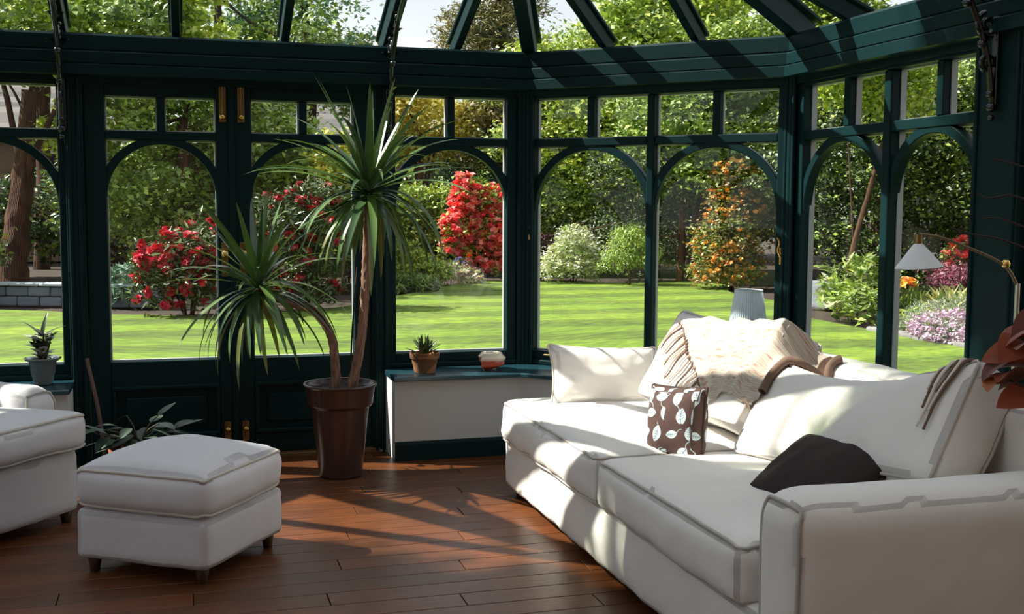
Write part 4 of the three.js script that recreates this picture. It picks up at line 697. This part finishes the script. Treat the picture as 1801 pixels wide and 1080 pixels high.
shrub('bluebell', [5.25, -16.4], 'violet-blue flower spikes at the foot of the coral azalea', [[0, 0.3, 0, 0.1, 0.2, 0.08]], 220, { size: 0.12, geo: LEAF.blade, colors: G_.fresh, upright: 0.9, tuft: 0.04 }, { stem: [5, 0.5, 0.06, 0.006], category: 'flower', flowers: { n: 220, size: 0.05, colors: [[0.2, 0.2, 0.6], [0.3, 0.3, 0.7]], tuft: 0.05 } });
shrub('hosta', [8.95, -7.7], 'leafy green hosta clump beside the grey trough', [[0, 0.3, 0, 0.5, 0.32, 0.4], [0.3, 0.5, -0.4, 0.5, 0.4, 0.4], [-0.25, 0.25, 0.5, 0.35, 0.25, 0.35]], 1700, { size: 0.16, geo: LEAF.slim, colors: [...G_.fresh, ...G_.mid, [0.5, 0.5, 0.3]], tuft: 0.12 }, { stem: [6, 0.4, 0.3, 0.008], category: 'plant' });
shrub('hosta', [8.9, -6.0], 'yellow-green hosta clump beside the central mullion of the right window', [[0, 0.12, 0, 0.4, 0.14, 0.5], [0.5, 0.16, 0.1, 0.4, 0.16, 0.5]], 1300, { size: 0.12, geo: LEAF.slim, colors: [...G_.lime, ...G_.fresh], tuft: 0.12 }, { stem: [6, 0.3, 0.3, 0.008], category: 'plant' });
shrub('tulip_clump', [10.2, -8.3], 'yellow and orange tulips in the bed near the cone lamp', [[0, 0.2, 0, 0.2, 0.2, 0.2]], 220, { size: 0.28, geo: LEAF.blade, colors: G_.fresh, upright: 1.2, tuft: 0.08 }, { stem: [7, 0.4, 0.16, 0.007], category: 'flower', flowers: { blobs: [[0, 0.46, 0, 0.2, 0.06, 0.18]], n: 60, size: 0.13, colors: [[0.85, 0.5, 0.03], [0.85, 0.3, 0.05]], tuft: 0.04, per: 4 } });
shrub('japanese_maple', [11.25, -8.35], 'low plum-coloured maple in the bed behind the cone lamp', [[0, 0.58, 0, 0.4, 0.18, 0.4], [-0.2, 0.5, 0.1, 0.3, 0.16, 0.3]], 3200, { size: 0.07, geo: LEAF.slim, colors: [[0.26, 0.05, 0.1], [0.36, 0.09, 0.15], [0.16, 0.03, 0.06]], droop: 0.4, tuft: 0.14 });
shrub('azalea', [11.55, -8.55], 'scarlet azalea above the plum-coloured maple', [[0, 0.95, 0, 0.26, 0.18, 0.26], [-0.15, 0.82, 0, 0.22, 0.18, 0.2]], 700, { size: 0.08, colors: G_.mid, tuft: 0.1 }, { stem: [6, 1.1, 0.3, 0.015], flowers: { n: 700, size: 0.1, colors: [[0.85, 0.05, 0.07], [0.9, 0.12, 0.12]] } });
shrub('phormium', [10.3, -7.1], 'yellow-striped sword-leaved plant in the bed below the plum maple', [[0, 0.2, 0, 0.32, 0.16, 0.4], [0.4, 0.2, -0.2, 0.3, 0.16, 0.3]], 520, { size: 0.42, geo: LEAF.blade, colors: [[0.5, 0.48, 0.14], [0.55, 0.55, 0.25], [0.2, 0.28, 0.06]], upright: 0.7, tuft: 0.14 }, { stem: null, category: 'plant' });
shrub('heather', [8.6, -5.0], 'low mound of pink and grey-green heather on the stone edging', [[0, 0.14, -0.15, 0.4, 0.2, 0.9], [0.45, 0.24, -0.3, 0.5, 0.26, 1.0]], 6500, { size: 0.06, geo: LEAF.needle, colors: [[0.36, 0.42, 0.3], [0.26, 0.34, 0.2], [0.46, 0.5, 0.4]], upright: 0.5, tuft: 0.08 }, { stem: [8, 0.2, 0.4, 0.006], flowers: { blobs: [[-0.05, 0.14, 0.1, 0.42, 0.22, 0.7]], n: 2400, size: 0.04, colors: [[0.68, 0.45, 0.62], [0.74, 0.58, 0.7]], tuft: 0.07 } });
shrub('fern', [-1.1, -12.2], 'dull green fern at the foot of the grey garden wall', [[0, 0.3, 0, 0.5, 0.34, 0.4]], 900, { size: 0.2, geo: LEAF.slim, colors: G_.blue, tuft: 0.12, upright: 0.3 }, { stem: null, category: 'plant' });
// stone edging of the right-hand bed: every stone its own piece
{
  const e = group('stone_edging', [8.25, GY, -4.9], 0, { label: 'pale stone edging between the lawn and the heather', category: 'edging' }), R = rng(818), m = [std(lin(0.22, 0.21, 0.21), 0.95, { bumpMap: nz, bumpScale: 0.01 }), std(lin(0.17, 0.165, 0.16), 0.95, { bumpMap: nz, bumpScale: 0.01 })];
  const vs = [1, 2, 3].map((k) => softBlock(0.14, 0.12, 0.24, { r: 0.035, noise: 0.014, freq: 9, sd: k * 7, seg: 0.04 }).g);
  for (let i = 0; i < 13; i++) { const s = part('stone', vs[i % 3], m[i % 2], e); s.position.set(0.03 * Math.sin(i * 1.3) + (i > 9 ? (i - 9) * 0.02 : 0), -0.01, -1.2 + i * 0.25); s.rotation.y = (R() - 0.5) * 0.3; s.scale.z = 0.9 + 0.2 * R(); }
}
{ // grey stone trough
  const g = group('stone_trough', [9.65, GY, -9.3], rad(20), { label: 'old grey stone trough at the back of the lawn', category: 'trough' }), m = std(lin(0.2, 0.22, 0.24), 0.95, { bumpMap: nz, bumpScale: 0.012 });
  const s = (w, h, d, x, y, z) => softBlock(w, h, d, { r: 0.02, noise: 0.006, sd: x * 9 + 3, seg: 0.06 }).g.translate(x, y, z);
  part('side', s(0.75, 0.42, 0.09, 0, 0.21, 0.2), m, g); part('side', s(0.75, 0.42, 0.09, 0, 0.21, -0.2), m, g); part('end', s(0.09, 0.42, 0.34, -0.33, 0.21, 0), m, g); part('end', s(0.09, 0.42, 0.34, 0.33, 0.21, 0), m, g);
  part('soil', new THREE.BoxGeometry(0.6, 0.3, 0.34).translate(0, 0.2, 0), MAT.soil, g);
}
{ // low grey garden wall behind the left window and door
  const g = group('garden_wall', [-2.1, GY - 0.03, -12.4], rad(-24), { label: 'low blue-grey stone garden wall at the far end of the lawn, left', category: 'garden wall' }), R = rng(414), ms = [0.9, 1.1, 0.75].map((k) => std(lin(0.14 * k, 0.165 * k, 0.2 * k), 0.95, { bumpMap: nz, bumpScale: 0.015 }));
  const blk = [1, 2, 3].map((k) => softBlock(0.36, 0.15, 0.25, { r: 0.025, noise: 0.009, freq: 8, sd: k * 5, seg: 0.06 }).g), cop = softBlock(0.5, 0.05, 0.32, { r: 0.015, noise: 0.004, sd: 4, seg: 0.06 }).g, cm = std(lin(0.4, 0.44, 0.48), 0.9);
  for (let r = 0; r < 2; r++) for (let i = 0; i < 9; i++) { const b = part('stone', blk[(i + r) % 3], ms[Math.floor(R() * 3)], g); b.position.set(-1.6 + (i + (r % 2) * 0.5) * 0.37, 0.08 + r * 0.155, (R() - 0.5) * 0.03); }
  for (let i = 0; i < 7; i++) part('coping_stone', cop, cm, g).position.set(-1.55 + i * 0.51, 0.345, 0);
}
// --- clipped hedge behind the azalea bed
{
  const g = group('hedge', [6.6, GY, -18.9], rad(-14), { label: 'long clipped hedge with a bright sunlit top behind the beds', category: 'hedge' });
  const b = []; for (let i = 0; i < 15; i++) b.push([-4.2 + i * 0.62, 1.0, 0, 0.55, 1.05, 0.5], [-4.2 + i * 0.62, 1.62, 0.05 * Math.sin(i), 0.5, 0.42, 0.52]);
  stems(g, 30, 1.5, 4.0, 0.03, 909);
  leaves('foliage', g, b, 34000, { sd: 404, size: 0.1, colors: [...G_.mid, ...G_.fresh, ...G_.lime], tuft: 0.16, fill: 0.3 });
}
{
  const g = group('hedge', [-1.2, GY, -20.4], rad(6), { label: 'rough dark laurel hedge in front of the neighbouring houses, left', category: 'hedge' });
  const b = []; for (let i = 0; i < 13; i++) b.push([-4.6 + i * 0.78, 1.15, 0.1 * Math.sin(i * 2), 0.66, 1.2 + 0.15 * Math.sin(i * 1.7), 0.55]);
  stems(g, 24, 1.6, 4.4, 0.03, 919);
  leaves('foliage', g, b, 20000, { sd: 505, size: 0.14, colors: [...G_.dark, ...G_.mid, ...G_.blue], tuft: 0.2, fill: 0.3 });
}
// --- trees
tree('leaning_tree', [-3.1, -15.3], 'stout old tree with a thick reddish trunk beyond the left window', crown(14, 0.2, 4.9, 0, 2.4, 0.9, 1.6, 0.6, 1), 5000, { size: 0.15, colors: G_.mid }, { pts: [[-0.1, 0, 0], [0, 1.0, 0], [0.15, 2.1, 0], [0.3, 3.6, 0]], r: 0.27, boughs: 3 }, std(lin(0.2, 0.13, 0.1), 1, { map: barkTex, bumpMap: barkTex, bumpScale: 0.03 }));
tree('maple', [-1.9, -17.2], 'lime green maple overhanging the old trunk on the left', [...crown(16, 0.4, 5.3, 0.5, 1.7, 1.0, 1.4, 0.6, 2), [-0.35, 2.75, 1.7, 0.5, 0.45, 0.4], [0.1, 2.3, 1.6, 0.4, 0.5, 0.4], [0.3, 3.1, 1.4, 0.5, 0.4, 0.5]], 13000, { size: 0.16, colors: [...G_.lime, ...G_.fresh] }, straight(4));
tree('hornbeam', [-0.2, -15.6], 'mid green leafy tree filling the left door glass', crown(26, 0, 2.5, 0, 1.7, 1.9, 1.2, 0.75, 3), 22000, { size: 0.13, colors: [...G_.mid, ...G_.fresh] }, straight(3.2));
tree('hornbeam', [2.1, -15.8], 'soft green leafy tree filling the right door glass', crown(26, -0.1, 1.75, 0, 1.6, 1.1, 1.1, 0.55, 4), 20000, { size: 0.13, colors: [...G_.fresh, ...G_.mid] }, straight(3));
tree('robinia', [5.3, -20.8], 'golden yellow tree above the hedge behind the right door post', crown(20, 0.0, 3.6, 0, 1.3, 0.85, 0.7, 0.45, 5), 9000, { size: 0.13, colors: [...G_.gold, ...G_.gold, [0.5, 0.5, 0.12]], tr: 0.62, tuft: 0.36, fill: 0.4 }, straight(3.3));
shrub('forsythia', [2.55, -14.0], 'yellow-leaved bush peeping out beside the right door post', [[0, 1.2, 0, 0.3, 0.8, 0.3], [0.05, 2.25, 0, 0.5, 0.45, 0.35], [-0.3, 2.6, 0, 0.35, 0.3, 0.3], [0.35, 2.75, 0, 0.35, 0.3, 0.3]], 3000, { size: 0.11, colors: [...G_.gold, ...G_.lime], tuft: 0.15 }, { stem: [6, 2.2, 0.3, 0.02] });
tree('cypress', [9.0, -26.5], 'tall dark conifer against the white sky above the front corner', [...crown(20, 0, 5.6, 0, 1.25, 4.2, 1.2, 0.75, 6)], 24000, { size: 0.2, geo: LEAF.needle, colors: [[0.14, 0.17, 0.045], [0.24, 0.22, 0.06], [0.32, 0.26, 0.07]], tr: 0.25 }, straight(8.5, 0, 0.25));
tree('spruce', [8.2, -23.0], 'blue-green conifer showing inside the arch above the coral azalea', crown(16, -0.4, 2.4, 0, 1.8, 1.5, 1.1, 0.75, 7), 13000, { size: 0.16, geo: LEAF.needle, colors: [[0.1, 0.17, 0.14], [0.14, 0.22, 0.18], [0.07, 0.13, 0.1]], tr: 0.15 }, straight(3.4, 0, 0.14));
tree('rowan', [7.4, -20.6], 'olive brown tree beside the golden one over the hedge', crown(13, 0, 3.5, 0, 0.9, 0.9, 0.8, 0.5, 8), 8000, { size: 0.12, colors: [...G_.brown, [0.3, 0.28, 0.08], [0.14, 0.18, 0.05]] }, straight(3.4, 0, 0.1));
tree('beech', [9.6, -19.6], 'broad yellow-green beech rising behind the hedge', [...crown(40, -0.2, 3.4, 0, 2.6, 2.3, 1.6, 0.8, 9)], 40000, { size: 0.13, colors: [...G_.lime, ...G_.fresh, ...G_.mid] }, straight(4.5, 0, 0.2));
tree('cherry', [10.6, -15.6], 'spreading green tree overhanging the orange azalea', [...crown(34, 0.1, 3.5, 0, 2.1, 1.7, 1.5, 0.75, 10), ...crown(7, 1.2, 1.7, 0.3, 0.7, 0.8, 0.6, 0.5, 30)], 34000, { size: 0.13, colors: [...G_.fresh, ...G_.mid] }, { pts: [[-0.5, 0, 0], [-0.4, 1.2, 0], [-0.1, 2.3, 0], [0.1, 3.4, 0]], r: 0.14 });
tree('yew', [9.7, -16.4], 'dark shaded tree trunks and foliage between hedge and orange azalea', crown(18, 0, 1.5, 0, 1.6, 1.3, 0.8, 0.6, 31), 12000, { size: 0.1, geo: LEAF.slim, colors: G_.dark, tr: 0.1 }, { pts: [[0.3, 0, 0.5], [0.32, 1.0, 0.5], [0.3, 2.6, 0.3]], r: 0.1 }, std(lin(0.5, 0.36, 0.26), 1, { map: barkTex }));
shrub('laurel_bush', [-3.9, -12.9], 'dark glossy bush at the left end of the garden wall', [[0, 0.55, 0, 0.7, 0.55, 0.5], [0.3, 0.9, -0.2, 0.5, 0.5, 0.4]], 4200, { size: 0.12, colors: [...G_.dark, ...G_.mid], tr: 0.2 });
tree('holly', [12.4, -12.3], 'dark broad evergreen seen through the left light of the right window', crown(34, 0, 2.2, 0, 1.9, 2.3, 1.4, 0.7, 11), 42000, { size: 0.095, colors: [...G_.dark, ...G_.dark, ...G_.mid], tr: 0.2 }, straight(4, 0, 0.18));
tree('laurel', [14.4, -10.9], 'tall mixed green tree behind the cone lamp', crown(36, 0.2, 2.5, 0, 2.2, 1.9, 1.5, 0.7, 12), 44000, { size: 0.1, colors: [...G_.mid, ...G_.fresh, ...G_.dark] }, straight(4.2, 0, 0.18));
tree('hazel', [9.95, -8.8], 'thin slanting trunk under leafy boughs left of the cone lamp', crown(12, 0.5, 3.5, -0.3, 1.0, 0.7, 0.8, 0.5, 13), 9000, { size: 0.11, colors: [...G_.fresh, ...G_.lime] }, { pts: [[-0.6, 0, 0.1], [-0.32, 1.0, 0], [0.0, 1.9, -0.1], [0.35, 3.0, -0.15]], r: 0.055, boughs: 2 }, std(lin(0.2, 0.16, 0.12), 1, { map: barkTex }));
tree('oak', [19.5, -15.5], 'big background oak beyond the right window', crown(26, 0, 3.4, 0, 3.4, 2.0, 2.4, 1.2, 14), 20000, { size: 0.26, colors: [...G_.mid, ...G_.fresh] }, straight(5, 0, 0.3));
tree('ash', [12.8, -19.4], 'tall fresh green tree seen through the roof over the angled bay', crown(44, 0.2, 5.6, 0, 3.4, 2.3, 2.2, 0.95, 16), 36000, { size: 0.18, colors: [...G_.fresh, ...G_.lime, ...G_.mid] }, straight(6, 0, 0.28));
tree('birch', [-3.6, -23.6], 'airy tree against bright sky over the left window', crown(34, 0, 6.0, 0, 3.0, 1.9, 2.0, 0.6, 17), 7000, { size: 0.15, colors: G_.mid, tuft: 0.4, fill: 0.5 }, straight(7.4, 0.3, 0.2));
tree('birch', [0.7, -23.2], 'airy fresh-leaved tree seen in the roof panes over the left door', crown(40, 0, 5.4, 0, 2.6, 1.9, 2.0, 0.7, 18), 8000, { size: 0.15, colors: [...G_.mid, ...G_.fresh], tuft: 0.42, fill: 0.5 }, straight(6.8, 0, 0.18));
tree('birch', [3.2, -23.8], 'thin-leaved tree with sky showing through over the right door', crown(34, -0.3, 5.8, 0, 1.9, 1.9, 1.8, 0.6, 19), 8500, { size: 0.15, colors: [...G_.mid, ...G_.blue], tuft: 0.42, fill: 0.5 }, straight(7, -0.3, 0.18));
// a tall tree left of the conservatory, whose crown shades the armchair side of the room
tree('lime_tree', [-9.6, -1.6], 'tall lime tree standing close to the left flank of the conservatory', [[4.1, 10.9, 1.4, 0.7, 0.6, 0.7], [3.5, 10.7, 2.6, 1.2, 0.9, 1.1], [2.1, 10.2, 2.2, 1.2, 0.9, 1.1], [1.2, 10.0, 1.2, 1.1, 0.9, 1.0], [0.2, 9.9, 0.5, 1.0, 0.9, 0.9], [4.3, 11.0, 3.0, 1.2, 0.9, 1.1], [2.4, 11.2, 3.6, 1.6, 1.0, 1.5], [-0.3, 10.2, 2.2, 1.6, 1.2, 1.5], [0.9, 11.4, 2.4, 1.6, 1.2, 1.5]], 40000, { size: 0.2, colors: G_.mid, tuft: 0.4 }, { pts: [[0, 0, 0], [0.2, 3, 0], [0.8, 6.5, 0], [1.6, 9.6, 0]], r: 0.3 });
// far tree belt closes the view
{
  const R = rng(2024);
  const spots = [[-12, -28], [-9, -35], [-0.6, -36], [8.6, -36], [6.0, -39], [12, -30], [16, -27], [20, -22], [23, -16], [25, -9], [17.5, -8.2], [19, -3], [-14, -18]];
  const words = ['leftmost round tree of the far belt', 'broad tree of the far belt behind the left window', 'far dark tree behind the neighbour roof on the left', 'far tree showing between the airy birches', 'far tree behind the golden robinia', 'far tree behind the yellow-green beech', 'far tree over the roof of the angled bay', 'far tree behind the tall ash, right', 'far tree behind the background oak', 'far tree at the right edge of the garden', 'shady tree behind the heather bed', 'tree at the near right end of the garden', 'near tree at the left end of the lawn'];
  spots.forEach(([x, z], i) => tree('far_tree', [x, z], words[i], crown(18, 0, (i < 5 ? 1.3 : 2.6) + R(), 0, 3.0, i < 5 ? 1.6 : 2.3, 2.2, 1.3, 60 + i), 11000, { size: 0.3, colors: i % 2 ? G_.mid : [...G_.mid, ...G_.dark], tuft: 0.5 }, straight(4, 0, 0.25)));
}
// --- neighbours' roofs between the trees
function house(pos, turn, w, d, wallH, roofH, label) {
  const g = group('house', pos, turn, { label, category: 'house' }), wallM = std(lin(0.2, 0.13, 0.1), 0.95, { bumpMap: nz, bumpScale: 0.02 });
  part('wall', new THREE.BoxGeometry(w, wallH, d).translate(0, wallH / 2, 0), wallM, g);
  const gab = new THREE.Shape([new THREE.Vector2(-d / 2, 0), new THREE.Vector2(d / 2, 0), new THREE.Vector2(0, roofH)]);
  part('gable', new THREE.ExtrudeGeometry(gab, { depth: w, bevelEnabled: false }).rotateY(Math.PI / 2).translate(-w / 2, wallH, 0), wallM, g);
  const L = Math.hypot(d / 2 + 0.3, roofH * (d / 2 + 0.3) / (d / 2)), a = Math.atan2(roofH, d / 2), ms = [lin(0.17, 0.155, 0.15), lin(0.12, 0.115, 0.115), lin(0.23, 0.21, 0.2)].map((c) => std(c, 0.9)), rows = 12, R = rng(w * 100);
  for (let r = 0; r < rows; r++) for (const s of [1, -1]) { // courses of tiles
    const t = (r + 0.5) / rows, c = part('tile_course', bar(w + 0.4, 0.05, L / rows + 0.05, 0, 0, 0, 0.008), ms[Math.floor(R() * 3)], g);
    c.position.set(0, wallH + roofH - Math.sin(a) * L * t + 0.05, s * Math.cos(a) * L * t); c.rotation.x = s * (a + 0.07);
  }
  part('fascia_board', barX(-w / 2 - 0.2, w / 2 + 0.2, wallH - 0.28, wallH - 0.06, d / 2 + 0.22, d / 2 + 0.26), MAT.white, g);
  for (const x of [-w * 0.28, w * 0.12]) { const f = part('window', barX(x - 0.6, x + 0.6, wallH - 1.6, wallH - 0.5, d / 2, d / 2 + 0.05), MAT.white, g); part('pane', new THREE.BoxGeometry(1.0, 0.9, 0.02).translate(x, wallH - 1.05, d / 2 + 0.055), std(lin(0.02, 0.025, 0.03), 0.1), f); }
}
house([-4.6, GY, -29], rad(6), 5, 5, 3.5, 1.7, 'neighbouring house with pale tiled roof behind the left trees');
house([4.0, GY, -29.5], rad(-8), 4.6, 5, 3.75, 1.6, 'neighbouring house with grey tiled roof above the right door');
renderer.render(scene, camera);
